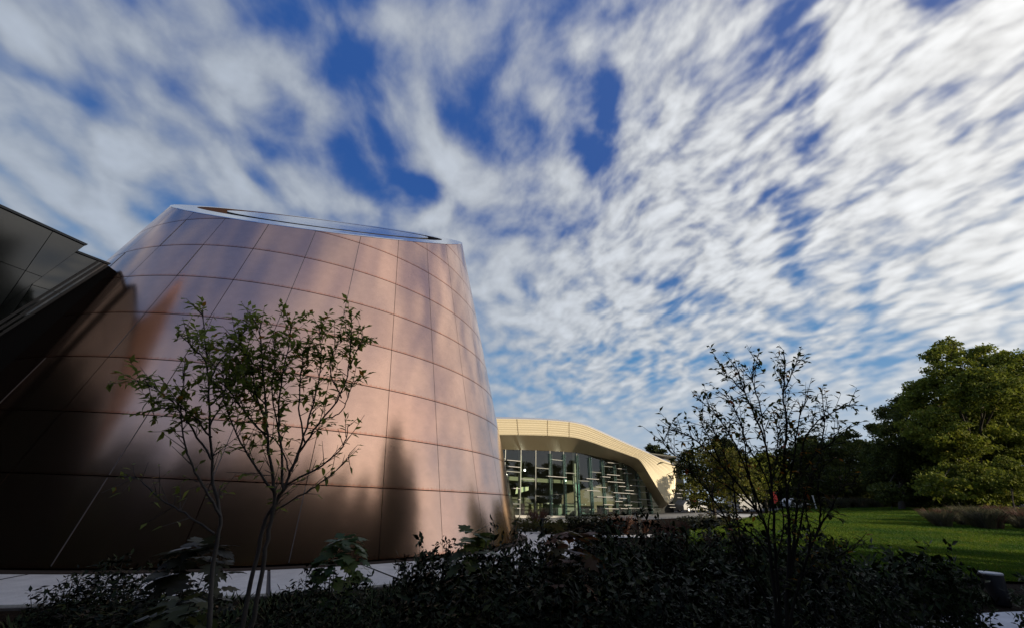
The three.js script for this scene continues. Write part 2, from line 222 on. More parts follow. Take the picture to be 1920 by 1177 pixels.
// ------------------------------------------------------------------ the copper-clad leaning cone
{
  const b = thing('planetarium_building', 'large copper-clad building shaped like a cut cone with a sloping mirror roof', 'building', [AXC.x, 0, AXC.z]);
  const local = (g) => g.translate(-AXC.x, 0, -AXC.z);
  const r = rng(5);
  const roughTex = tex(512, 512, (u, v) => { const a = tileNoise(u, v, 9, 4, 61), c = tileNoise(u, v, 90, 2, 17); const k = 0.60 + 0.035 * a + 0.015 * c; return [k, k, k]; });
  const bumpTex = tex(256, 256, (u, v) => { const n = 0.5 + 0.5 * tileNoise(u, v, 3, 2, 44); return [n, n, n]; });
  // copper, a little redder just under the joints where rain has run off the laps
  const stainTex = tex(512, 512, (u, v) => { const a = tileNoise(u, v, 7, 4, 6), c = tileNoise(u, v, 60, 2, 12), s = tileNoise(u, 0.3, 26, 3, 71); const k = 0.95 + 0.028 * a + 0.01 * c; const st = 0.16 * sstep(0.06 + 0.05 * s, 0.0, v) * (0.5 + 0.9 * clamp(0.4 + s)) + 0.10 * sstep(0.975 - 0.02 * s, 1, v); return [k * (1 - 0.35 * st), k * (1 - 0.95 * st), k * (1 - 1.2 * st)]; }, true);
  const copper = []; for (let i = 0; i < 6; i++) { const k = 0.93 + 0.10 * r(), w = 0.965 + 0.07 * r(); copper.push(MP({ color: lin(0.90 * k, 0.575 * k * w, 0.44 * k * w), metalness: 1, roughness: 0.27, map: stainTex, roughnessMap: roughTex, bumpMap: bumpTex, bumpScale: 0.0012 })); }
  const seamGlint = MS({ color: lin(0.14, 0.135, 0.135), metalness: 0.0, roughness: 0.45 }), seamDark = MS({ color: lin(0.10, 0.05, 0.035), metalness: 0.6, roughness: 0.5 });
  // dark backing shell, set back from the panels
  const shell = (off, p0, p1, np, ys0, drop) => { const pos = [], idx = [], uv = [], N = 14; for (let i = 0; i <= np; i++) { const phi = lerp(p0, p1, i / np), yt = roofY(phi, drop); for (let j = 0; j <= N; j++) { const y = lerp(ys0, yt, j / N), p = conePt(phi, y, off); pos.push(p.x, p.y, p.z); uv.push(phi * 4, y * 0.5); } } for (let i = 0; i < np; i++) for (let j = 0; j < N; j++) { const a = i * (N + 1) + j, c = a + N + 1; idx.push(a, c, a + 1, a + 1, c, c + 1); } const g = new THREE.BufferGeometry(); g.setAttribute('position', new THREE.Float32BufferAttribute(pos, 3)); g.setAttribute('uv', new THREE.Float32BufferAttribute(uv, 2)); g.setIndex(idx); g.computeVertexNormals(); return local(g); };
  part('backing_wall', shell(-0.07, -Math.PI, Math.PI, 200, -0.3, 0.05), MS({ color: lin(0.03, 0.014, 0.010), roughness: 0.8 }), b);
  const P0 = -9, P1 = 11;                                                            // columns of panels that can be seen from the garden
  part('rear_cladding', shell(0, PHI0 + P1 * DPHI, PHI0 + P0 * DPHI + 2 * Math.PI, 80, 0.1, 0.02), copper[0], b);
  part('base_kerb', local(new THREE.LatheGeometry([[11.6, -0.1], [12.02, -0.1], [12.05, 0.02], [12.0, 0.06], [11.6, 0.06]].map((q) => new THREE.Vector2(...q)), 120).translate(AXC.x, 0, AXC.z)), MS({ map: mulchTex, color: lin(2.2, 2.1, 1.9), roughness: 1 }), b);
  for (let i = P0; i < P1; i++) for (let j = 0; j < RINGS.length - 1; j++) {
    const gp = 0.009, a0 = PHI0 + i * DPHI, a1 = a0 + DPHI, gh = 0.012, K = 14, M = 2;
    const lo = RINGS[j] + (j ? gh : 0), hi = RINGS[j + 1] - gh; const pos = [], uv = [], nor = [], idx = []; let seen = false;
    const rr = coneR((lo + hi) / 2), pA = a0 + gp / rr, pB = a1 - gp / rr, top = (p) => Math.min(hi, roofY(p, 0.012)), ok = (p) => top(p) > lo + 0.012;
    let f0 = -1, f1 = -1; for (let k = 0; k <= 400; k++) if (ok(lerp(pA, pB, k / 400))) { if (f0 < 0) f0 = k / 400; f1 = k / 400; }
    seen = f1 > f0;
    const col = Array.from({ length: K + 1 }, (_, k) => { const phi = lerp(pA, pB, lerp(f0, f1, k / K)); return [phi, Math.max(top(phi), lo + 0.01)]; });
    if (!seen) continue;
    const put = (p, n, u, v) => { pos.push(p.x - AXC.x, p.y, p.z - AXC.z); nor.push(n.x, n.y, n.z); uv.push(u, v); return pos.length / 3 - 1; };
    const gridI = col.map(([phi, top], k) => Array.from({ length: M + 1 }, (_, m) => { const y = lerp(lo, top, m / M); return put(conePt(phi, y, 0), coneN(phi), (phi - a0) / DPHI, (y - lo) / (RINGS[j + 1] - RINGS[j])); }));
    for (let k = 0; k < K; k++) for (let m = 0; m < M; m++) { const p = gridI[k][m], q = gridI[k + 1][m], s = gridI[k + 1][m + 1], t = gridI[k][m + 1]; idx.push(p, q, t, q, s, t); }
    // returned edges
    const edge = (list, n) => { const o = list.map(([phi, y]) => [put(conePt(phi, y, 0), n(phi), 0.5, 0.5), put(conePt(phi, y, -0.05), n(phi), 0.5, 0.5)]); for (let e = 0; e < o.length - 1; e++) idx.push(o[e][0], o[e][1], o[e + 1][0], o[e + 1][0], o[e][1], o[e + 1][1]); };
    edge(col.map(([p]) => [p, lo]), () => V(0, -1, 0)); edge(col.map(([p, t]) => [p, t]), () => V(0, 1, 0));
    edge([[col[0][0], lo], col[0]], (p) => V(-Math.cos(p), 0, Math.sin(p))); edge([[col[K][0], lo], col[K]], (p) => V(Math.cos(p), 0, -Math.sin(p)));
    const g = new THREE.BufferGeometry(); g.setAttribute('position', new THREE.Float32BufferAttribute(pos, 3)); g.setAttribute('normal', new THREE.Float32BufferAttribute(nor, 3)); g.setAttribute('uv', new THREE.Float32BufferAttribute(uv, 2)); g.setIndex(idx);
    part('copper_panel', g, copper[Math.floor(r() * 6)], b);
  }
  // thin strips added in upright joints; pale colour paints in the sky light they catch
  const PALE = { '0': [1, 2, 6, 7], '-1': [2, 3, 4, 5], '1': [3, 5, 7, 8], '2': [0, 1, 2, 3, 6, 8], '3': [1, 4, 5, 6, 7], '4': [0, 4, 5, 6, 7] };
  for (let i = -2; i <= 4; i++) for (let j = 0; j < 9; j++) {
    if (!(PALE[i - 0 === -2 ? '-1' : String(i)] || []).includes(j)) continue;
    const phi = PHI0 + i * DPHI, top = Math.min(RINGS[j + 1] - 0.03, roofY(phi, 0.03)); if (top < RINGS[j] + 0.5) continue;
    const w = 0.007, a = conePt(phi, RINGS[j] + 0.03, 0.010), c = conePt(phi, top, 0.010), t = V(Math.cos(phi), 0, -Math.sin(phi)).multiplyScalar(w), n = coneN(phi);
    part('seam_glint', local(prism([a.clone().sub(t), a.clone().add(t), c.clone().add(t), c.clone().sub(t)], n, 0.03)), seamGlint, b);
  }
  // sloping roof: rim plate, open ring, round disc
  const U = V(0.9938, -0.088368, -0.067466).normalize(), W = RN.clone().cross(U).normalize(); if (W.y < 0) W.negate();
  const O = V(-10.91, 0, -20.06); O.y = (RC - RN.x * O.x - RN.z * O.z) / RN.y;
  const inPlane = (u, v, h = 0) => O.clone().addScaledVector(U, u).addScaledVector(W, v).addScaledVector(RN, h);
  const N = 160, rim = [], out = [], inn = [];
  for (let i = 0; i < N; i++) { const phi = i / N * 2 * Math.PI, p = conePt(phi, roofY(phi), 0.03).sub(O); rim.push([p.dot(U), p.dot(W)]); }
  const CU = -0.27, CW = -0.96, RU = 6.5, RW = 7.2;
  for (let i = 0; i < N; i++) { const du = rim[i][0] - CU, dv = rim[i][1] - CW, a = Math.atan2(dv / RW, du / RU); out.push([CU + RU * Math.cos(a), CW + RW * Math.sin(a)]); inn.push([CU + 0.15 + 0.83 * RU * Math.cos(a), CW + 0.1 + 0.87 * RW * Math.sin(a)]); }
  const bandGeo = (A, hA, B, hB) => { const pos = [], uv = []; const pt = ([u, v], h) => { const p = inPlane(u, v, h); pos.push(p.x - AXC.x, p.y, p.z - AXC.z); uv.push(u * 0.3, v * 0.3); }; for (let i = 0; i < N; i++) { const j = (i + 1) % N; pt(A[i], hA); pt(B[i], hB); pt(B[j], hB); pt(A[i], hA); pt(B[j], hB); pt(A[j], hA); } const g = new THREE.BufferGeometry(); g.setAttribute('position', new THREE.Float32BufferAttribute(pos, 3)); g.setAttribute('uv', new THREE.Float32BufferAttribute(uv, 2)); g.computeVertexNormals(); return g; };
  const waveTex = tex(256, 256, (u, v) => { const n = 0.5 + 0.5 * tileNoise(u, v, 4, 3, 3); return [n, n, n]; });
  const mirror = MS({ color: lin(0.90, 0.90, 0.91), metalness: 1, roughness: 0.10, bumpMap: waveTex, bumpScale: 0.02 });
  const rimIn = rim.map(([u, v]) => [u * 0.997, v * 0.997]);
  part('roof_plate', mergeGeometries([bandGeo(rimIn, 0.02, out, 0.02), bandGeo(rim, -0.004, rimIn, 0.02)]), mirror, b);
  part('ring_wall', bandGeo(out, 0.02, out.map(([u, v]) => [u, v]), -0.9), MS({ color: lin(0.04, 0.017, 0.010), roughness: 0.6, metalness: 0.3 }), b);
  part('ring_floor', bandGeo(out, -0.9, inn, -0.9), MS({ color: lin(0.02, 0.018, 0.016), roughness: 0.9 }), b);
  part('ring_inner_wall', bandGeo(inn, 0.02, inn, -0.9), MS({ color: lin(0.012, 0.011, 0.011), roughness: 0.7 }), b);
  part('roof_disc', bandGeo(inn, 0.02, inn.map(() => [CU + 0.15, CW + 0.1]), 0.05), mirror, b);
}
// ------------------------------------------------------------------ dark glass wing at the left, touching the cone
const darkGlass = [0, 1, 2].map((i) => MP({ color: lin(0.010, 0.012, 0.011), roughness: 0.04 + 0.03 * i, ior: 1.72, specularIntensity: 0.9 }));
{
  const az = 18 * Math.PI / 180, along = V(Math.sin(az), 0, -Math.cos(az)), n = V(Math.cos(az), 0, Math.sin(az));   // along runs away from the viewer, n faces the garden
  const tip = EYE.clone().addScaledVector(ray(159, 461), 19.0);                        // the upper corner of the front glass
  const b = thing('dark_glass_building', 'dark mirror-glass building with slanted edges at the left edge of the picture', 'building', [tip.x, 0, tip.z]);
  const loc = (g) => g.translate(-tip.x, 0, -tip.z);
  const volume = (P0, edgePx, topPx, depthBack, back, w, h, gapTop, m) => {
    // in-plane coordinates: s along, y up; edgePx two pixels on the slanted end, topPx two on the top edge
    const pt = (q) => { const p = onPlane(q[0], q[1], n, P0); return [p.clone().sub(P0).dot(along), p.y]; };
    const e0 = pt(edgePx[0]), e1 = pt(edgePx[1]), t0 = pt(topPx[0]), t1 = pt(topPx[1]);
    const slopeT = (t1[1] - t0[1]) / (t1[0] - t0[0]), topY = (s) => t1[1] + slopeT * (s - t1[0]);
    const kx = (e1[0] - e0[0]) / (e1[1] - e0[1]), endS = (y) => e0[0] + kx * (y - e0[1]);
    const toW = ([s, y], off = 0) => P0.clone().addScaledVector(along, s).setY(y).addScaledVector(n, off);
    let poly = [[-back, 0], [endS(0) + gapTop, 0], [endS(e0[1] - 0.4) + gapTop, e0[1] - 0.4], [endS(e0[1]), e0[1]], [-back, topY(-back)]];
    part('body', loc(prism(poly.map((p) => toW(p, -0.06)), n, depthBack)), MP({ color: lin(0.006, 0.006, 0.006), roughness: 0.8, specularIntensity: 0.3 }), b);
    part('roof_edge', loc(prism([[-back, topY(-back)], [e0[0], e0[1]], [e0[0] + 0.02, e0[1] + 0.07], [-back, topY(-back) + 0.07]].map((p) => toW(p, 0.05)), n, 0.5)), MS({ color: lin(0.05, 0.055, 0.06), roughness: 0.4, metalness: 0.5 }), b);
    for (let i = 0; i * w < back + 6; i++) for (let j = 0; j < 9; j++) {
      const s1 = 12 - i * w, s0 = s1 - w; const yA = j === 0 ? 0 : -h * j;
      let q = [[s0 + 0.008, topY(s0) + yA - h + 0.008], [s1 - 0.008, topY(s1) + yA - h + 0.008], [s1 - 0.008, topY(s1) + yA - 0.008], [s0 + 0.008, topY(s0) + yA - 0.008]];
      q = halfPlanes(q, [endS(0) - 0.02, 0], [endS(10) - 0.02, 10], 1); q = halfPlanes(q, [-back, 0.05], [back, 0.05], 1); q = halfPlanes(q, [-back, 20], [-back, 0], 1);
      if (q.length < 3) continue; let A = 0; for (let k = 0; k < q.length; k++) { const a = q[k], c = q[(k + 1) % q.length]; A += a[0] * c[1] - c[0] * a[1]; } if (Math.abs(A) < 0.02) continue;
      part('glass_panel', loc(prism(q.map((p) => toW(p)), n, 0.03)), m[(i * 7 + j * 3) % m.length], b);
    }
    return { toW, endS, e0 };
  };
  const P1 = tip.clone();
  volume(P1, [[159, 461], [121, 489]], [[0, 389.5], [159, 461]], 5, 34, 1.6, 1.45, 0, darkGlass);
  const q0 = EYE.clone().addScaledVector(ray(203, 497), 19.45);
  const v2 = volume(q0, [[203, 497], [150, 531]], [[150, 473], [198, 491]], 3, 9, 1.9, 1.5, 1.5, darkGlass);
  // slats along the slanted end
  for (let k = 0; k < 3; k++) { const o = 0.06 + 0.13 * k; const a = [v2.endS(1) - o, 1], c = [v2.endS(v2.e0[1]) - o, v2.e0[1] - 0.05]; const g = prism([a, [a[0] + 0.06, a[1]], [c[0] + 0.06, c[1]], c].map((p) => v2.toW(p, 0.05)), n, 0.05); part('slat', loc(g), MS({ color: lin(0.03, 0.03, 0.03), roughness: 0.4, metalness: 0.3 }), b); }
  { const A = tip.clone().addScaledVector(along, -24).addScaledVector(n, -2.15).setY(8), C = tip.clone().addScaledVector(along, -4.5).addScaledVector(n, -2.15).setY(8); part('added_roof_box', loc(prism([A, C, C.clone().setY(11.2), A.clone().setY(11.2)], n, 2.5)), MP({ color: lin(0.008, 0.008, 0.008), roughness: 0.85, specularIntensity: 0.3 }), b); }  // unseen black box, added to keep bright sky out of the copper reflection
  // louvred screen of bronze slats on the roof, set back from the front (it shows in the copper)
  const roofSlat = MS({ color: lin(0.26, 0.15, 0.075), roughness: 0.45, metalness: 0.4 });
  for (let k = 0; k < 11; k++) { const A = tip.clone().addScaledVector(along, -20).addScaledVector(n, -2.2).setY(11.25 + k * 0.34); const C = tip.clone().addScaledVector(along, -5).addScaledVector(n, -2.2).setY(11.25 + k * 0.34); part('roof_slat', loc(prism([A, C, C.clone().add(V(0, 0.28, 0)), A.clone().add(V(0, 0.28, 0))], n, 0.06)), roofSlat, b); }
}
// ------------------------------------------------------------------ long glass building with a ribbon of pale gold slats
{
  const A = V(0.8, 0, -45.8), B = V(20.4, 0, -57.2), dir = B.clone().sub(A).normalize(), n = V(-dir.z, 0, dir.x); if (n.z < 0) n.negate();
  const S = 4.526, src = (q) => [900 + q[0] / S, 760 + q[1] / S];
  const b = thing('glass_hall', 'long glass-walled hall with a swooping pale gold slatted roof edge', 'building', [A.x, 0, A.z]);
  const loc = (g) => g.translate(-A.x, 0, -A.z);
  const pl = (q, off) => { const s = src(q); return onPlane(s[0], s[1], n, A.clone().addScaledVector(n, off)); };
  const gold = (k) => MS({ color: lin(0.58 * k, 0.51 * k, 0.36 * k), metalness: 0.2, roughness: 0.42 });
  const golds = [gold(1), gold(0.95), gold(1.03)], soffitM = MS({ color: lin(0.45, 0.37, 0.24), metalness: 0.4, roughness: 0.34 });
  const T = [[120, 109], [155, 110], [270, 112], [400, 115], [560, 122], [700, 133], [800, 146], [900, 171], [1000, 213], [1100, 259], [1210, 309], [1300, 349], [1400, 391], [1500, 435], [1580, 471], [1640, 500], [1661, 530], [1664, 620], [1660, 700], [1646, 780], [1612, 826]];
  const F = [[150, 248], [185, 248], [290, 248.5], [400, 250], [560, 254], [700, 262], [800, 272], [890, 293], [980, 322], [1080, 358], [1180, 392], [1280, 428], [1345, 455], [1390, 508], [1435, 580], [1475, 646], [1505, 696], [1535, 744], [1560, 786], [1577, 812], [1600, 832]];
  const G = [[170, 372], [205, 372], [300, 374], [420, 377], [580, 383], [720, 391], [820, 399], [900, 411], [970, 428], [1050, 445], [1130, 463], [1220, 490], [1280, 517], [1325, 556], [1362, 606], [1400, 668], [1432, 722], [1463, 776], [1495, 828], [1520, 862], [1548, 874]];
  const OUT = 3.0, n0 = T.length;
  const catm = (P, u) => { const f = u * (P.length - 1), i = Math.min(P.length - 2, Math.floor(f)), t = f - i, p0 = P[Math.max(0, i - 1)], p1 = P[i], p2 = P[i + 1], p3 = P[Math.min(P.length - 1, i + 2)]; const c = (k) => 0.5 * (2 * p1[k] + (p2[k] - p0[k]) * t + (2 * p0[k] - 5 * p1[k] + 4 * p2[k] - p3[k]) * t * t + (3 * p1[k] - p0[k] - 3 * p2[k] + p3[k]) * t * t * t); return [c(0), c(1)]; };
  const NS = 120, slats = 7;
  const ribbon = (fa, fb, flip) => { const pos = [], uv = [], idx = []; for (let i = 0; i <= NS; i++) for (const p of [fa(i / NS), fb(i / NS)]) { pos.push(p.x, p.y, p.z); uv.push(i / NS * 10, 0); } for (let i = 0; i < NS; i++) { const a = i * 2; flip ? idx.push(a, a + 1, a + 2, a + 1, a + 3, a + 2) : idx.push(a, a + 2, a + 1, a + 1, a + 2, a + 3); } const g = new THREE.BufferGeometry(); g.setAttribute('position', new THREE.Float32BufferAttribute(pos, 3)); g.setAttribute('uv', new THREE.Float32BufferAttribute(uv, 2)); g.setIndex(idx); g.computeVertexNormals(); return loc(g); };
  const mixq = (u, f) => { const t = catm(T, u), q = catm(F, u); return [lerp(t[0], q[0], f), lerp(t[1], q[1], f)]; };
  const front = (u, f, o = 0) => { const p = pl(mixq(u, f), OUT + o); return p; };
  for (let k = 0; k < slats; k++) {
    const f0 = k / slats, f1 = (k + 1) / slats ;
    const fade = (u) => 1 - 0.85 * sstep(0.62, 0.8, u);
    const g = mergeGeometries([ribbon((u) => front(u, f0, 0.02), (u) => front(u, f1 * 0.3 + f0 * 0.7, 0.02 + 0.05 * fade(u))), ribbon((u) => front(u, f1 * 0.3 + f0 * 0.7, 0.02 + 0.05 * fade(u)), (u) => front(u, f1, 0.0))]);
    part('slat', g, golds[k % 3], b);
  }
  part('slat_backing', ribbon((u) => front(u, 0, -0.05), (u) => front(u, 1, -0.05)), MS({ color: lin(0.30, 0.24, 0.14), roughness: 0.6 }), b);
  part('soffit', ribbon((u) => front(u, 1, 0), (u) => pl(catm(G, u), 0.0)), soffitM, b);
  // upright joints in the ribbon
  for (const u of [0.118, 0.205, 0.278]) { const P = [0, 0.25, 0.5, 0.75, 1].map((f) => front(u, f, 0.09)); part('panel_joint', loc(taper(P, 0.025, 0.025, 4)), MS({ color: lin(0.25, 0.2, 0.12), roughness: 0.6 }), b); }
  // roof behind the ribbon, falling away to the rear
  part('roof', ribbon((u) => front(u * 0.78, 0, 0.0), (u) => front(u * 0.78, 0, -14).add(V(0, 0.25, 0))), MS({ color: lin(0.45, 0.45, 0.46), roughness: 0.6 }), b);
  // return face of the shield end
  // uprights and panes, evenly spaced along the wall
  const s0 = -3.2, bay = 2.05, nb = 13;
  const topAt = (s) => { let best = 9; let lo = 1e9; for (let i = 0; i <= 400; i++) { const p = pl(catm(G, i / 400), 0), q = p.clone().sub(A).dot(dir); if (Math.abs(q - s) < lo) { lo = Math.abs(q - s); best = p.y; } } return lo < 0.5 ? best : s > 10 ? 6.5 : best; };
  const floorY = (s) => 0.02 + 0.5 * clamp(s / 22.7) ;
  const steel = MS({ color: lin(0.085, 0.095, 0.09), metalness: 0.2, roughness: 0.4 }), steelPale = MS({ color: lin(0.20, 0.27, 0.27), metalness: 0.3, roughness: 0.4 });
  const glass = MP({ color: lin(0.80, 0.90, 0.87), transmission: 1, thickness: 0, roughness: 0.02, ior: 1.62 }), finGlass = MP({ color: lin(0.62, 0.78, 0.77), transmission: 0.85, thickness: 0, roughness: 0.08, ior: 1.6 });
  const X = new THREE.Matrix4().makeBasis(dir, V(0, 1, 0), n).setPosition(A.x, 0, A.z);
  const box = (s, y, o, w, h, d) => loc(new THREE.BoxGeometry(w, h, d).translate(s, y, o).applyMatrix4(X));
  const r = rng(31);
  for (let i = 0; i < nb; i++) {
    const s = s0 + i * bay, yb = floorY(s), t0 = topAt(s), t1 = topAt(s + bay), shield = s > 19.4;
    const m = part('mullion', box(s, (yb + t0) / 2, -0.06, 0.09, t0 - yb, 0.22), steel, b);
    if (s > 4) part('glass_fin', box(s + 0.02, (yb + t0 - 0.3) / 2, 0.22, 0.03, t0 - yb - 0.3, 0.36), finGlass, b);
    // two or three panes with a transom between, at uneven heights
    const cuts = [0]; const k = i % 4; cuts.push(...(k === 0 ? [0.33, 0.86] : k === 1 ? [0.19, 0.66] : k === 2 ? [0.55] : [0.3, 0.72])); cuts.push(1);
    for (let c = 0; c < cuts.length - 1; c++) {
      const ya = yb + cuts[c] * (t0 - yb), ybT = yb + cuts[c + 1] * (t0 - yb), ybT1 = yb + cuts[c + 1] * (t1 - yb), ya1 = yb + cuts[c] * (t1 - yb);
      const P = (ss, y) => A.clone().addScaledVector(dir, ss).setY(y);
      part('glass_pane', loc(new THREE.BufferGeometry().setFromPoints([P(s + 0.05, ya + 0.03), P(s + bay - 0.05, ya1 + 0.03), P(s + bay - 0.05, ybT1 - 0.03), P(s + 0.05, ya + 0.03), P(s + bay - 0.05, ybT1 - 0.03), P(s + 0.05, ybT - 0.03)])), glass, b).geometry.computeVertexNormals();
      if (c) part('transom', box(s + bay / 2, (ya + ya1) / 2, -0.05, bay - 0.1, 0.07, 0.12), steel, b);
    }
  }
  // pale shelves standing out from the glass (left, right, height in the photograph)
  const shelfM = MS({ color: lin(0.38, 0.38, 0.38), roughness: 0.5 });
  for (const [x0, x1, y] of [[222, 335, 467], [235, 335, 520], [275, 330, 702], [318, 335, 796], [305, 335, 870], [568, 728, 604], [895, 1000, 622], [972, 1065, 692], [898, 1008, 721], [985, 1118, 775], [1045, 1122, 840], [1052, 1168, 874], [1075, 1168, 487], [1160, 1235, 537], [1070, 1178, 588], [1030, 1098, 605], [1075, 1220, 649], [1170, 1225, 685], [1125, 1262, 741], [1225, 1295, 720], [1215, 1278, 575], [1300, 1370, 631], [1265, 1400, 681], [1265, 1330, 748], [1365, 1410, 735], [1170, 1235, 785], [1140, 1200, 812], [1215, 1280, 843], [1185, 1245, 872], [1255, 1345, 870], [1270, 1365, 817], [1345, 1440, 795], [1440, 1510, 825], [1350, 1420, 868], [1430, 1525, 845], [1440, 1480, 873], [1590, 1640, 838], [1600, 1650, 862], [1660, 1720, 745], [1662, 1715, 715], [1665, 1712, 780]]) {
    const c = pl([(x0 + x1) / 2, y], 0.4), a0 = pl([x0, y], 0.4), a1 = pl([x1, y], 0.4); const s = c.clone().sub(A).dot(dir), w = Math.abs(a1.clone().sub(a0).dot(dir));
    part('light_shelf', box(s, c.y, 0.42, w, 0.06, 0.42), shelfM, b);
  }
  // inside: floor, back wall, ceiling, posts, a pale slanted panel, desk fronts, lamps
  part('interior_floor', box(20, -0.02, -6, 50, 0.1, 11.8), MS({ color: lin(0.16, 0.15, 0.13), roughness: 0.5 }), b);
  part('interior_wall', box(20, 4.8, -11.9, 50, 9.6, 0.2), MS({ color: lin(0.14, 0.135, 0.09), roughness: 0.9 }), b);
  part('interior_ceiling', box(12, 8.3, -6, 34, 0.15, 11.6), MS({ color: lin(0.10, 0.10, 0.085), roughness: 0.9 }), b);
  part('end_wall', box(-5, 4.5, -6, 0.3, 9, 12), MS({ color: lin(0.1, 0.1, 0.08), roughness: 0.9 }), b);
  part('right_wing_wall', box(25, 2.0, -1.3, 5, 4.0, 0.3), MS({ color: lin(0.02, 0.022, 0.022), roughness: 0.3 }), b);
  for (const s of [2.2, 10.5, 18.8, 27]) part('column', loc(new THREE.CylinderGeometry(0.2, 0.2, 8.2, 16).translate(s, 4.1, -2.2).applyMatrix4(X)), MS({ color: lin(0.30, 0.31, 0.24), roughness: 0.6 }), b);
  part('mezzanine', box(4, 4.1, -8, 20, 0.45, 6), MS({ color: lin(0.17, 0.175, 0.11), roughness: 0.8 }), b);
  { const P = [[300, 750], [310, 692], [412, 688], [412, 718]].map((q) => pl(q, -3)); part('sloping_panel', loc(prism(P, n, 0.1)), MS({ color: lin(0.62, 0.66, 0.42), roughness: 0.7 }), b); }
  { const P = [[808, 650], [845, 650], [858, 905], [838, 890]].map((q) => pl(q, -1.2)); part('pale_banner', loc(prism(P, n, 0.06)), MS({ color: lin(0.42, 0.62, 0.54), roughness: 0.7 }), b); }
  for (let i = 0; i < 9; i++) { const s = -1 + i * 2.6 + r(), w = 0.8 + r() * 1.2, h = 0.8 + r() * 0.7; const c = part('display_case', box(s, h / 2 + 0.05, -4 - 3 * r(), w, h, 0.7), MS({ color: lin(0.10 + 0.16 * r(), 0.12 + 0.12 * r(), 0.09 + 0.08 * r()), roughness: 0.7 }), b); part('top', box(s, h + 0.10, -4, w * 0.6, 0.12, 0.5), MS({ color: lin(0.5, 0.5, 0.42), roughness: 0.6 }), c); }
  const lampGlow = MS({ color: lin(0.9, 0.9, 0.85), emissive: lin(1, 0.95, 0.82), emissiveIntensity: 3 });
  for (const [q, rad, e] of [[[380, 548], 0.13, 1], [[725, 637], 0.16, 0.4]]) { const p = pl(q, -3.2); const l = part('pendant_lamp', loc(new THREE.SphereGeometry(rad, 12, 8).translate(p.x, p.y, p.z)), e === 1 ? lampGlow : MS({ color: lin(0.8, 0.8, 0.6), emissive: lin(0.8, 0.75, 0.5), emissiveIntensity: 0.7 }), b); part('cord', loc(taper([p, p.clone().setY(8.2)], 0.012, 0.012, 4)), steel, l); const L = new THREE.PointLight(new THREE.Color(1, 0.93, 0.78), 6 * e); L.position.copy(p).addScaledVector(n, 0.35); L.castShadow = true; L.shadow.radius = 4; scene.add(L); }
  // plinth and low pale wall along the foot of the glass
  part('plinth', box(12, 0.1, 0.35, 40, 0.32, 0.6), MS({ map: concTex, color: lin(0.7, 0.7, 0.7), roughness: 0.9 }), b);
}
// ------------------------------------------------------------------ foliage
const leafMat = (rough = 0.6, tr = 0.35) => MP({ color: 0xffffff, vertexColors: true, roughness: rough, specularIntensity: 0.35, transmission: tr, thickness: 0, ior: 1.4, side: THREE.DoubleSide });
const LEAF = leafMat(0.9, 0.4), GLOSS = MP({ color: 0xffffff, vertexColors: true, roughness: 0.42, specularIntensity: 0.17, ior: 1.45, side: THREE.DoubleSide });
const BARK = MS({ color: lin(0.045, 0.036, 0.028), roughness: 0.95 }), STEM = MS({ color: lin(0.075, 0.065, 0.055), roughness: 0.8 });
// one soft batch of many leaves: each a folded blade of four corners
class Leaves {
  constructor() { this.p = []; this.n = []; this.c = []; this.i = []; this.k = 0; }
  leaf(x, y, z, dx, dy, dz, ux, uy, uz, len, wid, col, fold = 0.25) {          // (dx,dy,dz) along the leaf, (ux,uy,uz) its upper side; both unit
    let sx = dy * uz - dz * uy, sy = dz * ux - dx * uz, sz = dx * uy - dy * ux; const sl = Math.hypot(sx, sy, sz) || 1; sx /= sl; sy /= sl; sz /= sl;
    const w = wid / 2, m = len * 0.45, f = -wid * fold, b = this.k;
    this.p.push(x, y, z, x + dx * m + sx * w - ux * f * 0 + ux * wid * fold, y + dy * m + sy * w + uy * wid * fold, z + dz * m + sz * w + uz * wid * fold, x + dx * len, y + dy * len, z + dz * len, x + dx * m - sx * w + ux * wid * fold, y + dy * m - sy * w + uy * wid * fold, z + dz * m - sz * w + uz * wid * fold);
    for (let q = 0; q < 4; q++) { const t = q === 1 ? -0.45 : q === 3 ? 0.45 : 0; this.n.push(ux + sx * t, uy + sy * t, uz + sz * t); this.c.push(col[0], col[1], col[2]); }
    this.i.push(b, b + 1, b + 2, b, b + 2, b + 3); this.k += 4;
  }
  get geo() { const g = new THREE.BufferGeometry(); g.setAttribute('position', new THREE.Float32BufferAttribute(this.p, 3)); g.setAttribute('normal', new THREE.Float32BufferAttribute(this.n, 3)); g.setAttribute('color', new THREE.Float32BufferAttribute(this.c, 3)); g.setIndex(this.i); g.computeBoundingSphere(); return g; }
}
function unit(r, up = 0) { let x, y, z, l; do { x = r() * 2 - 1; y = r() * 2 - 1; z = r() * 2 - 1; l = x * x + y * y + z * z; } while (l > 1 || l < 0.01); l = Math.sqrt(l); x /= l; y = y / l + up; z /= l; l = Math.hypot(x, y, z) || 1; return [x / l, y / l, z / l]; }
function pickCol(r, pal) { const c = pal[Math.floor(r() * r() * pal.length)], k = 0.75 + 0.5 * r(); return [c[0] * k, c[1] * k, c[2] * k]; }
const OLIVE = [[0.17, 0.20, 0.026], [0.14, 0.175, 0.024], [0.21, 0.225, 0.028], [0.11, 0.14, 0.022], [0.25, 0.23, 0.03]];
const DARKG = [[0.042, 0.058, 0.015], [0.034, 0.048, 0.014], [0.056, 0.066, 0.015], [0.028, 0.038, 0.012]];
const MIDG = [[0.075, 0.095, 0.02], [0.06, 0.08, 0.018], [0.10, 0.11, 0.02], [0.05, 0.065, 0.016]];
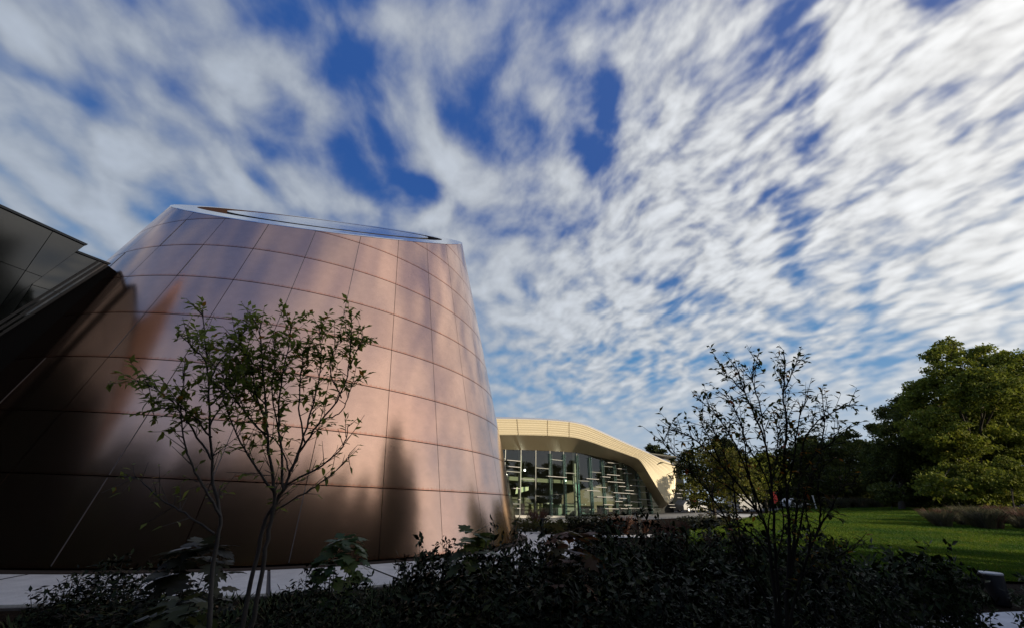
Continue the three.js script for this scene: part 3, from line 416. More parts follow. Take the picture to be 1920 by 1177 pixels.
const YELLOWG = [[0.12, 0.125, 0.018], [0.10, 0.11, 0.018], [0.16, 0.15, 0.022], [0.07, 0.082, 0.018], [0.17, 0.085, 0.018]];
// lobes: [x, y, z, radius, flatness]
function crownGeo(seed, lobes, clumps, per, size, pal, o) {
  const r = rng(seed), L = new Leaves();
  for (const [X, Y, Z, R, flat = 0.75] of lobes) {
    const nc = Math.max(5, Math.round(clumps * R * R));
    for (let c = 0; c < nc; c++) {
      const d = unit(r, 0.25), q = R * Math.pow(0.25 + 0.75 * r(), 0.5) * (0.82 + 0.35 * r()), cx = X + d[0] * q, cy = Y + d[1] * q * flat, cz = Z + d[2] * q, cr = (0.16 + 0.16 * r()) * Math.min(R, 2.6), tone = 0.8 + 0.4 * r();
      const nl = Math.round(per * (0.6 + 0.8 * r()));
      for (let k = 0; k < nl; k++) {
        const e = unit(r), m = cr * Math.cbrt(r()), len = size * (0.6 + 0.8 * r()), u = unit(r, 0.35), t = unit(r, -0.15); const dt = t[0] * u[0] + t[1] * u[1] + t[2] * u[2]; let a = [t[0] - u[0] * dt, t[1] - u[1] * dt, t[2] - u[2] * dt]; const al = Math.hypot(...a) || 1; a = a.map((v) => v / al);
        const col = pickCol(r, pal).map((v) => v * tone);
        L.leaf(cx + e[0] * m * 1.5 - o.x, cy + e[1] * m * 0.65 - o.y, cz + e[2] * m * 1.5 - o.z, ...a, ...u, len, len * 0.62, col);
      }
    }
  }
  return L.geo;
}
function treeThing(name, label, seed, base, lobes, q, group) {              // lobes in world metres
  const t = thing(name, label, 'tree', [base.x, base.y, base.z], 0, group), r = rng(seed + 1000);
  const cy = lobes.reduce((s, l) => s + l[1], 0) / lobes.length, cx = lobes.reduce((s, l) => s + l[0], 0) / lobes.length, cz = lobes.reduce((s, l) => s + l[2], 0) / lobes.length;
  const top = V(lerp(base.x, cx, 0.7), lerp(base.y, cy, 0.75), lerp(base.z, cz, 0.7)), R = q.trunk || 0.3;
  const pts = Array.from({ length: 7 }, (_, i) => base.clone().lerp(top, i / 6).add(V((r() - 0.5) * R * (i && i < 6), -0.15 * (i === 0), (r() - 0.5) * R * (i && i < 6))).sub(base));
  part('trunk', taper(pts, R, R * 0.55, 10), BARK, t);
  const mb = new MB(); for (const l of lobes) { const st = pts[3 + Math.floor(r() * 3.9)], e = V(l[0], l[1], l[2]).sub(base), mid = st.clone().lerp(e, 0.5).add(V((r() - 0.5) * 0.8, 0.3 + 0.4 * r(), (r() - 0.5) * 0.8)); mb.tube(new THREE.QuadraticBezierCurve3(st, mid, e).getPoints(5), R * 0.28, R * 0.07, 6); for (let k = 0; k < 3; k++) { const f = unit(r, 0.4); mb.tube([mid.clone().lerp(e, 0.5), e.clone().add(V(f[0] * l[3] * 0.8, f[1] * l[3] * 0.6, f[2] * l[3] * 0.8))], R * 0.12, R * 0.04, 5); } }
  part('limbs', mb.geo, BARK, t);
  part('crown', crownGeo(seed, lobes, q.clumps, q.per, q.leaf, q.pal, base), q.mat || LEAF, t, { kind: 'stuff' });
  return t;
}
function pxLobes(depth, list, jit, seed) { const r = rng(seed); return list.map(([x, y, rad]) => { const d = depth + (r() - 0.5) * jit, p = atDepth(x, y, d), c = p.clone().sub(EYE).length(); return [p.x, p.y, p.z, rad / FOCAL * d * 1.05, 0.72]; }); }
function footAt(px, depth) { const p = atDepth(px, 950, depth); p.y = groundY(p.x, p.z); return p; }
// ---- trees at the far side of the lawn
treeThing('broadleaf_tree', 'tallest broad tree at the right edge, olive crown lit by low sun above the lawn', 1, footAt(1835, 52), pxLobes(52, [[1779, 650, 22], [1765, 668, 26], [1850, 668, 30], [1905, 690, 40], [1800, 712, 48], [1745, 735, 36], [1860, 738, 56], [1930, 750, 60], [1715, 760, 24], [1810, 780, 56], [1885, 805, 60], [1750, 800, 42], [1840, 850, 56], [1770, 865, 40], [1915, 870, 50], [1830, 790, 44], [1795, 835, 40], [1868, 832, 44], [1840, 745, 40], [1970, 820, 70], [1980, 720, 60], [1800, 905, 46], [1850, 912, 44], [1910, 915, 40], [1760, 912, 30]], 14, 4), { trunk: 0.5, clumps: 9, per: 46, leaf: 0.36, pal: OLIVE });
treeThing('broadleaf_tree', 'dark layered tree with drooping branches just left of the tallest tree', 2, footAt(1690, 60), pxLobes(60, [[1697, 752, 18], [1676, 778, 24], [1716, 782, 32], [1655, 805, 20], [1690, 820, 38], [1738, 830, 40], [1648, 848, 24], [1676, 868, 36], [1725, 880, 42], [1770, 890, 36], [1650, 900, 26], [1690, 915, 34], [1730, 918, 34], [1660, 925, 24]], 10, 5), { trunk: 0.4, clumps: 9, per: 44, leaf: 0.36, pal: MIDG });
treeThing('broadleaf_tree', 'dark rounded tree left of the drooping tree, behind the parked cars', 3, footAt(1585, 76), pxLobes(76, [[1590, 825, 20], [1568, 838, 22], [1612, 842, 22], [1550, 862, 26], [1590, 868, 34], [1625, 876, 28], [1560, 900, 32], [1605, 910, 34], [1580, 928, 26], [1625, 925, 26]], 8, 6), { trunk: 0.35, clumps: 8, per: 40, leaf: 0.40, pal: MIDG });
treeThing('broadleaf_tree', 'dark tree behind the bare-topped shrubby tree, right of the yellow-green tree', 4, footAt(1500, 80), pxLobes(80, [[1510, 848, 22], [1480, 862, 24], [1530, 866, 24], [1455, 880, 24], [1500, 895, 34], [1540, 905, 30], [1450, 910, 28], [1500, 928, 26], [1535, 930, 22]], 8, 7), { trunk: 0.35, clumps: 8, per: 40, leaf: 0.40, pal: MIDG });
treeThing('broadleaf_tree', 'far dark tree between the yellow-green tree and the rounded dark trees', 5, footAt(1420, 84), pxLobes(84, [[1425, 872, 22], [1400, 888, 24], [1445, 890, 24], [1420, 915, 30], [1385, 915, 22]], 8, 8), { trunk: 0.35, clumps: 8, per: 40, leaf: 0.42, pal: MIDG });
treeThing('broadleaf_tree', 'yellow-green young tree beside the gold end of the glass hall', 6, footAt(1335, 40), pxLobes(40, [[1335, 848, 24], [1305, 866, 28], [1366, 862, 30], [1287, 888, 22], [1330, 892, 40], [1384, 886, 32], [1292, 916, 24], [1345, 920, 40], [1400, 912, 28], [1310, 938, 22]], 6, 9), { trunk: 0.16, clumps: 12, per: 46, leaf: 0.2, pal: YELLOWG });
const thicket = (label, seed, depth, x0, x1, top, pal) => { const L = []; for (let x = x0; x <= x1; x += 16) L.push([x, top + 14 + 8 * Math.sin(x * 0.7), 15], [x + 8, top + 30, 15]); const t = treeThing('hedge', label, seed, footAt((x0 + x1) / 2, depth), pxLobes(depth, L, 3, seed), { trunk: 0.1, clumps: 5, per: 40, leaf: 0.36, pal }); t.userData.category = 'hedge'; };
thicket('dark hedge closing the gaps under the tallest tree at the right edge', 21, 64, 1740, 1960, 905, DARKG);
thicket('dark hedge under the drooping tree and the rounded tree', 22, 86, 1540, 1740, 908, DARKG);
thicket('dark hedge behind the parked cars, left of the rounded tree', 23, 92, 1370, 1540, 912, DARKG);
treeThing('broadleaf_tree', 'small olive tree right of the yellow-green tree, its shade falling on the gold end', 24, footAt(1436, 49), pxLobes(49, [[1432, 858, 16], [1450, 868, 18], [1414, 872, 17], [1436, 884, 22], [1458, 892, 20], [1408, 896, 19], [1434, 912, 22]], 4, 24), { trunk: 0.12, clumps: 12, per: 40, leaf: 0.22, pal: OLIVE });
treeThing('sapling', 'thin staked sapling with pale leaves in front of the dark trees', 7, footAt(1672, 62), pxLobes(62, [[1652, 880, 12], [1660, 893, 10], [1672, 908, 13], [1680, 920, 10]], 1, 10), { trunk: 0.07, clumps: 26, per: 26, leaf: 0.24, pal: YELLOWG });
treeThing('sapling', 'bushy olive sapling at the right edge under the tallest tree', 8, footAt(1898, 44), pxLobes(44, [[1890, 868, 16], [1905, 885, 18], [1880, 895, 16], [1912, 905, 20], [1890, 915, 16]], 2, 11), { trunk: 0.07, clumps: 18, per: 30, leaf: 0.22, pal: OLIVE });
// ---- the wood that stands round the garden behind the viewer and off to the right: it shades the planting and shows in the copper and the glass
function genericTree(seed, h, label, pal) {
  const r = rng(seed), L = []; for (let k = 0; k < 18; k++) { const f = k / 17, y = h * (0.16 + 0.78 * f), R = h * (0.24 - 0.15 * f * f) , a = k * 2.4; L.push([Math.cos(a) * R * 0.75 * (0.5 + 0.6 * r()), y + (r() - 0.5) * h * 0.06, Math.sin(a) * R * 0.75 * (0.5 + 0.6 * r()), h * (0.155 - 0.06 * f) * (0.8 + 0.4 * r()), 0.8]); }
  return treeThing('park_tree', label, seed, V(0, 0, 0), L, { trunk: h * 0.02, clumps: 2.4, per: 44, leaf: 0.66, pal });
}
{
  const H0 = 18, P = [genericTree(201, H0, 'tall tree behind the viewer reflected in the copper, first', DARKG), genericTree(202, H0, 'tall tree behind the viewer reflected in the copper, second', DARKG), genericTree(203, H0, 'tall tree to the right of the lawn outside the picture', OLIVE)];
  const spots = [];
  for (const [az, D, h] of [[98, 44, 18], [104, 38, 23], [111, 33, 24], [119, 30, 25], [127, 26, 24], [136, 25, 24], [146, 23, 23], [157, 22, 23], [168, 21, 23], [180, 21, 22], [-168, 22, 23], [-156, 24, 22], [-146, 28, 21], [-137, 30, 21], [-128, 36, 20], [108, 50, 25], [122, 44, 26], [132, 38, 26], [143, 36, 25], [154, 33, 25], [166, 31, 25], [178, 31, 24], [-170, 32, 25], [-158, 34, 24], [-150, 40, 27], [-142, 42, 27], [-134, 44, 27], [-162, 40, 26], [-127, 48, 27]]) spots.push([D * Math.sin(az * Math.PI / 180), -D * Math.cos(az * Math.PI / 180), h, 0]);
  spots.push([26, -4.5, 22.3, 0, 1.0], [27, -9, 19.5, 0, 0.55], [33, 0, 22, 0], [28, 6, 22, 0]);
  for (const [x, z, h] of [[66, 9, 14], [81, -43, 14], [92, -36, 15], [80, 2, 13.5], [74, -8, 12.5], [82, -22, 12.5], [96, -36, 12.5], [104, -48, 13], [110, -62, 14]]) spots.push([x, z, h, 2]);
  for (const [x, z, h] of [[118, -84, 17], [96, -92, 17], [76, -100, 16], [58, -106, 16], [40, -108, 15], [24, -110, 14], [112, -100, 18], [64, -118, 18]]) spots.push([x, z, h, 1]);
  for (let a = 98; a < 206; a += 6.5) { const D = 17 + 4 * ((a * 7) % 3) / 2; spots.push([D * Math.sin(a * Math.PI / 180), -D * Math.cos(a * Math.PI / 180), 7.5 + 2 * ((a * 5) % 4) / 4, 3]); }
  const r = rng(99), used = [false, false, false, false];
  spots.forEach(([x, z, h, k0, thin = 1], i) => {
    const k = k0 === 0 ? i % 2 : k0 === 3 ? i % 2 : k0, g = k0 === 3 ? 'bushy young trees behind the viewer' : k0 === 0 ? 'trees behind the viewer' : k0 === 2 ? 'trees along the right side of the lawn' : 'trees of the far wood beyond the car park';
    const lab = k0 === 3 ? 'bushy low tree behind the viewer, mirrored at the foot of the copper wall' : k0 === 0 ? 'tall dark tree behind the viewer, mirrored in the copper wall' : k0 === 2 ? 'tree along the right side of the lawn outside the picture' : 'dark tree of the far wood beyond the parked cars';
    const y = groundY(x, z) - 0.1, turn = r() * 6.28, s = h / H0;
    if (!used[k]) { used[k] = true; const t = P[k]; t.position.set(x, y, z); t.rotation.y = turn; t.scale.set(s, s, s); t.userData.label = lab; t.userData.group = g; } else copyOf(P[k], lab, [x, y, z], turn, [s * thin * (0.9 + 0.3 * r()), s, s * thin * (0.9 + 0.3 * r())], g);
  });
}
// ------------------------------------------------------------------ two serviceberry-like shrubby trees in front
function leafyBlade(len, wid, cup) {                                    // one leaf as its own geometry: pointed oval, folded along its midrib, six cells long
  const pos = [], idx = [], N = 5; for (let i = 0; i <= N; i++) { const t = i / N, w = wid * Math.pow(Math.sin(Math.PI * Math.min(1, 0.06 + 0.94 * t)), 0.8) * (i === N ? 0 : 1), y = -cup * len * t * t; pos.push(-w / 2, y + w * 0.22, t * len, 0, y, t * len, w / 2, y + w * 0.22, t * len); }
  for (let i = 0; i < N; i++) { const a = i * 3; idx.push(a, a + 3, a + 1, a + 1, a + 3, a + 4, a + 1, a + 4, a + 2, a + 2, a + 4, a + 5); }
  const g = new THREE.BufferGeometry(); g.setAttribute('position', new THREE.Float32BufferAttribute(pos, 3)); g.setIndex(idx); g.computeVertexNormals(); return g;
}
const leafSolid = (c, rough = 0.92) => MP({ color: lin(...c), roughness: rough, specularIntensity: 0.5, transmission: 0.55, thickness: 0, ior: 1.4, side: THREE.DoubleSide });
const AM_GREEN = [[0.25, 0.30, 0.055], [0.21, 0.27, 0.05], [0.29, 0.32, 0.06], [0.16, 0.21, 0.045]].map((c) => leafSolid(c));
const AM_FALL = [[0.42, 0.17, 0.02], [0.34, 0.24, 0.03], [0.36, 0.09, 0.02]].map((c) => leafSolid(c));
const DARKSTEM = MP({ color: lin(0.028, 0.024, 0.020), roughness: 0.9, specularIntensity: 0.3 });
function serviceberry(name, label, seed, depth, stems, o) {
  const r = rng(seed), base = atDepth(o.base[0], o.base[1], depth); base.y = groundY(base.x, base.z);
  const t = thing(name, label, 'small tree', [base.x, base.y, base.z]);
  const main = [], fine = new MB(), spots = [];
  stems.forEach((st, si) => {
    const dz = (r() - 0.5) * o.spread; const n = st.p.length;
    let pts = st.p.map(([x, y], i) => atDepth(x, y, depth + dz * (i / n) * (st.w || 1) + (st.d || 0)).sub(base));
    if (st.root) { const f = pts[0]; pts = [V(f.x * 0.45, -0.08, f.z * 0.45), V(f.x * 0.8, f.y * 0.5, f.z * 0.8), ...pts]; }
    const curve = new THREE.CatmullRomCurve3(pts, false, 'catmullrom', 0.5), P = curve.getPoints(pts.length * 4);
    for (const p of P) p.add(V((r() - 0.5) * 0.012, (r() - 0.5) * 0.012, (r() - 0.5) * 0.012));
    part(st.root ? 'trunk' : 'branch', taper(P, st.r, Math.max(0.003, st.r * 0.22), 7), o.stem ? DARKSTEM : STEM, t);
    const L = curve.getLength(), from = st.root ? 0.45 : 0.2;
    const count = Math.round(L * (1 - from) * o.twigs * (st.t || 1));
    for (let k = 0; k <= count; k++) {
      const u = k === count ? 1 : from + (1 - from) * Math.pow(r(), 0.8), p = curve.getPointAt(u), tan = curve.getTangentAt(u), q = unit(r, 0.45);
      const d = tan.clone().multiplyScalar(0.55).add(V(...q).multiplyScalar(0.75)).normalize(); const len = (k === count ? 0.10 : 0.07 + 0.24 * r()) * o.size;
      const bend = V((r() - 0.5) * 0.2, 0.15 * r() - 0.03, (r() - 0.5) * 0.2), P2 = [p, p.clone().addScaledVector(d, len * 0.5).addScaledVector(bend, len * 0.4), p.clone().addScaledVector(d, len).addScaledVector(bend, len)];
      fine.tube(P2, 0.0034, 0.0014, 4);
      const c2 = new THREE.QuadraticBezierCurve3(...P2), nl = Math.round((2.6 + len / 0.036) * o.leaves * (0.4 + 0.9 * r()) * (p.y + base.y > o.full ? 1 : 0.28));
      for (let j = 0; j < nl; j++) { const v = Math.min(1, 0.25 + 0.75 * (j + r()) / nl), pp = c2.getPoint(v), tt = c2.getTangent(v); spots.push([pp, tt]); }
    }
  });
  part('twigs', fine.geo, o.stem ? DARKSTEM : STEM, t, { kind: 'stuff' });
  // leaves: the nearest as single leaves, the rest as one mass
  const geos = [leafyBlade(1, 0.46, 0.18), leafyBlade(1, 0.40, 0.32), leafyBlade(1, 0.5, 0.05)], L = new Leaves(); let single = 0; const every = Math.max(1, spots.length / 290);
  spots.forEach(([p, tan], i) => {
    const q = unit(r), d = tan.clone().multiplyScalar(0.45).add(V(q[0], q[1] * 0.6 - 0.38, q[2]).multiplyScalar(0.8)).normalize(); const up = V(0, 1, 0).add(V(...unit(r)).multiplyScalar(0.5)); up.addScaledVector(d, -up.dot(d)).normalize();
    const len = o.leaf * (0.6 + 0.6 * r()), fall = r() < o.fall;
    if (Math.floor(i / every) !== Math.floor((i - 1) / every) && single < 295) {
      single++; const m = part('leaf', geos[Math.floor(r() * 3)], fall ? AM_FALL[Math.floor(r() * 3)] : (o.green || AM_GREEN)[Math.floor(r() * 4)], t); const s = V(0, 0, 0).crossVectors(up, d); m.matrixAutoUpdate = true; m.position.copy(p); m.quaternion.setFromRotationMatrix(new THREE.Matrix4().makeBasis(s, up, d)); m.scale.setScalar(len);
    } else { const g = fall ? [0.36, 0.17, 0.02] : pickCol(r, o.pal); L.leaf(p.x, p.y, p.z, d.x, d.y, d.z, up.x, up.y, up.z, len, len * 0.46, g, 0.2); }
  });
  part('foliage', L.geo, leafMat(0.92, 0.55), t, { kind: 'stuff' });
  return t;
}
serviceberry('serviceberry', 'many-stemmed small tree with green and a few orange leaves before the copper wall', 41, 3.2, [
  { root: 1, r: 0.019, p: [[388, 1190], [395, 1120], [401, 1040], [413, 968], [399, 900], [393, 800], [390, 720], [386, 660], [378, 585]] },
  { r: 0.009, p: [[413, 968], [376, 905], [352, 850], [338, 770], [345, 690]] }, { r: 0.008, p: [[396, 860], [350, 790], [312, 742], [262, 714]], t: 1.5 }, { r: 0.007, p: [[395, 820], [350, 770], [300, 765], [285, 770]] },
  { r: 0.007, p: [[402, 1000], [345, 962], [300, 935], [262, 900], [226, 893]], t: 0.8 }, { r: 0.008, p: [[390, 720], [410, 680], [440, 645], [465, 610]], t: 1.4 }, { r: 0.007, p: [[393, 760], [425, 725], [450, 690], [462, 655]], t: 1.3 }, { r: 0.006, p: [[388, 680], [360, 650], [335, 625]], t: 1.5 }, { r: 0.006, p: [[393, 800], [420, 740], [430, 690]], t: 1.3 },
  { root: 1, r: 0.018, p: [[452, 1190], [470, 1090], [486, 1020], [502, 965], [530, 920], [546, 880], [572, 830], [602, 788], [640, 735], [655, 680], [659, 600]] },
  { root: 1, r: 0.019, p: [[468, 1190], [490, 1080], [503, 1000], [516, 930], [506, 870], [500, 800], [495, 720], [490, 650], [487, 606]] },
  { r: 0.010, p: [[530, 920], [526, 850], [522, 780], [530, 700], [540, 650], [546, 606]], t: 1.5 }, { r: 0.009, p: [[515, 925], [482, 880], [452, 830], [430, 780], [415, 730]], t: 1.4 }, { r: 0.009, p: [[545, 885], [575, 800], [590, 740], [602, 680], [597, 612]], t: 1.4 },
  { r: 0.008, p: [[540, 905], [598, 875], [640, 840], [652, 800]] }, { r: 0.007, p: [[505, 962], [560, 930], [600, 905], [645, 868], [655, 850]], t: 0.7 }, { r: 0.007, p: [[502, 800], [480, 740], [470, 690], [450, 640]], t: 1.4 }, { r: 0.007, p: [[572, 830], [560, 760], [565, 690], [575, 640]], t: 1.5 },
  { r: 0.006, p: [[602, 788], [640, 770], [662, 715]], t: 1.1 }, { r: 0.006, p: [[655, 690], [672, 650], [684, 630]], t: 1.2 }, { r: 0.007, p: [[499, 820], [458, 772], [428, 730], [412, 692]], t: 1.1 }, { r: 0.006, p: [[492, 700], [458, 662], [432, 628]], t: 1.1 }, { r: 0.006, p: [[500, 780], [465, 730], [440, 700], [428, 660]], t: 1 }, { r: 0.006, p: [[520, 800], [510, 730], [515, 670], [512, 625]], t: 1.5 }, { r: 0.006, p: [[500, 760], [460, 720], [445, 690]], t: 1.3 }, { r: 0.006, p: [[545, 885], [520, 830], [470, 790], [440, 720]], t: 1.0 }, { r: 0.006, p: [[640, 745], [620, 700], [625, 660], [640, 640]], t: 1.2 },
], { base: [440, 1180], spread: 0.5, twigs: 26, size: 0.9, leaves: 0.9, leaf: 0.074, fall: 0.045, full: 2.0, pal: [[0.25, 0.30, 0.055], [0.21, 0.27, 0.05], [0.29, 0.32, 0.06], [0.16, 0.21, 0.045]] });
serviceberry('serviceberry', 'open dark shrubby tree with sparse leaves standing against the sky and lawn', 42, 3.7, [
  { root: 1, r: 0.018, p: [[1475, 1195], [1481, 1050], [1478, 950], [1471, 850], [1476, 790], [1468, 740], [1473, 690], [1469, 656]] },
  { root: 1, r: 0.017, p: [[1462, 1195], [1450, 1080], [1440, 1000], [1421, 958], [1398, 925], [1352, 870], [1302, 822], [1248, 800]] },
  { root: 1, r: 0.015, p: [[1468, 1195], [1456, 1050], [1450, 950], [1440, 850], [1420, 790], [1396, 735], [1380, 688], [1352, 690]] },
  { root: 1, r: 0.014, p: [[1482, 1195], [1502, 1080], [1532, 1000], [1560, 950], [1578, 915], [1608, 905]] },
  { r: 0.011, p: [[1480, 1120], [1490, 1000], [1500, 900], [1508, 830], [1532, 790], [1562, 772], [1597, 758]] }, { r: 0.009, p: [[1482, 1080], [1505, 960], [1530, 880], [1545, 800], [1542, 735]], t: 0.7 },
  { r: 0.009, p: [[1440, 1000], [1402, 885], [1372, 820], [1340, 775], [1312, 750]] }, { r: 0.008, p: [[1421, 958], [1370, 915], [1312, 878], [1262, 850], [1242, 826]] }, { r: 0.008, p: [[1478, 920], [1490, 850], [1500, 780], [1518, 740]] }, { r: 0.007, p: [[1440, 850], [1425, 760], [1410, 700], [1425, 685]] }, { r: 0.007, p: [[1467, 740], [1485, 700], [1496, 676]] }, { r: 0.007, p: [[1396, 735], [1372, 710], [1352, 700]] },
  { r: 0.008, p: [[1532, 1000], [1540, 960], [1535, 905], [1545, 870]], t: 0.8 }, { r: 0.008, p: [[1450, 1060], [1420, 1010], [1370, 975], [1330, 955], [1300, 950]], t: 0.6 }, { r: 0.007, p: [[1352, 870], [1330, 820], [1315, 790]] }, { r: 0.007, p: [[1450, 940], [1430, 880], [1400, 830], [1385, 780], [1360, 740]] }, { r: 0.007, p: [[1500, 900], [1530, 850], [1560, 830], [1575, 800]] }, { r: 0.006, p: [[1502, 1080], [1560, 1050], [1600, 1030]], t: 1.3 }, { r: 0.006, p: [[1440, 1000], [1450, 900], [1460, 820], [1450, 770]] }, { root: 1, r: 0.012, p: [[1455, 1195], [1430, 1110], [1395, 1050], [1370, 990], [1335, 930], [1300, 890], [1270, 870]] }, { r: 0.008, p: [[1395, 1050], [1380, 950], [1372, 890], [1350, 830], [1335, 800]] }, { r: 0.008, p: [[1421, 958], [1400, 870], [1395, 810], [1380, 770]] }, { r: 0.007, p: [[1456, 1050], [1470, 980], [1462, 900], [1480, 840]] }, { r: 0.007, p: [[1502, 1080], [1520, 1010], [1510, 940], [1520, 890]] },
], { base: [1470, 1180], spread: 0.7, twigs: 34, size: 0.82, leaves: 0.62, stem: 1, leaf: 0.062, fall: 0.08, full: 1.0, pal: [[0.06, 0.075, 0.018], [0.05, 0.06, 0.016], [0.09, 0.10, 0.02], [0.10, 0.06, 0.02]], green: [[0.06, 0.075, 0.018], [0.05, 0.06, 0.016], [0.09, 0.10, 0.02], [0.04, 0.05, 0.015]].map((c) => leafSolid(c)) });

// ------------------------------------------------------------------ foreground shrubs
function shrubProto(name, label, cat, seed, h, w, n, leaf, ratio, pal, mat, droop = 0) {
  const t = thing(name, label, cat), r = rng(seed), mb = new MB(), L = new Leaves(), ns = 16;
  for (let s = 0; s < ns; s++) {
    const a = s * 2.4 + r(), rad = w * Math.sqrt((s + 0.5) / ns), hh = h * (1 - 0.45 * Math.pow(rad / w, 2)) * (0.78 + 0.3 * r()), P = [V(Math.cos(a) * rad * 0.25, -0.05, Math.sin(a) * rad * 0.25), V(Math.cos(a) * rad * 0.75, hh * 0.5, Math.sin(a) * rad * 0.75), V(Math.cos(a) * rad, hh, Math.sin(a) * rad)];
    mb.tube(P, 0.009, 0.003, 5); const c = new THREE.QuadraticBezierCurve3(...P);
    for (let j = 0; j < n / ns; j++) { const u = 1 - 0.85 * Math.pow(r(), 1.4), p = c.getPoint(u), q = unit(r, 0.1), off = w * 0.17 * Math.cbrt(r()); p.add(V(q[0] * off, q[1] * off * 0.9, q[2] * off)); const e = unit(r, 0.35 - droop), up = unit(r, 1.3), dt = e[0] * up[0] + e[1] * up[1] + e[2] * up[2]; let d = [e[0] - up[0] * dt, e[1] - up[1] * dt, e[2] - up[2] * dt]; const l = Math.hypot(...d) || 1; d = d.map((v) => v / l); const ln = leaf * (0.55 + 0.75 * r()); L.leaf(p.x, p.y, p.z, ...d, ...up, ln, ln * ratio, pickCol(r, pal), 0.12); }
  }
  part('stem', mb.geo, STEM, t); part('foliage', L.geo, mat, t, { kind: 'stuff' }); return t;
}
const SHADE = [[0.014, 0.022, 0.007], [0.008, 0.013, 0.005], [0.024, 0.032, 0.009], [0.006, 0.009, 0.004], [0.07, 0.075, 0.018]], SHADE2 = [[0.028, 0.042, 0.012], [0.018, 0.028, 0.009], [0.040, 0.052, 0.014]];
const HEDGE = 'shrubs of the shaded foreground hedge', shrubs = [];
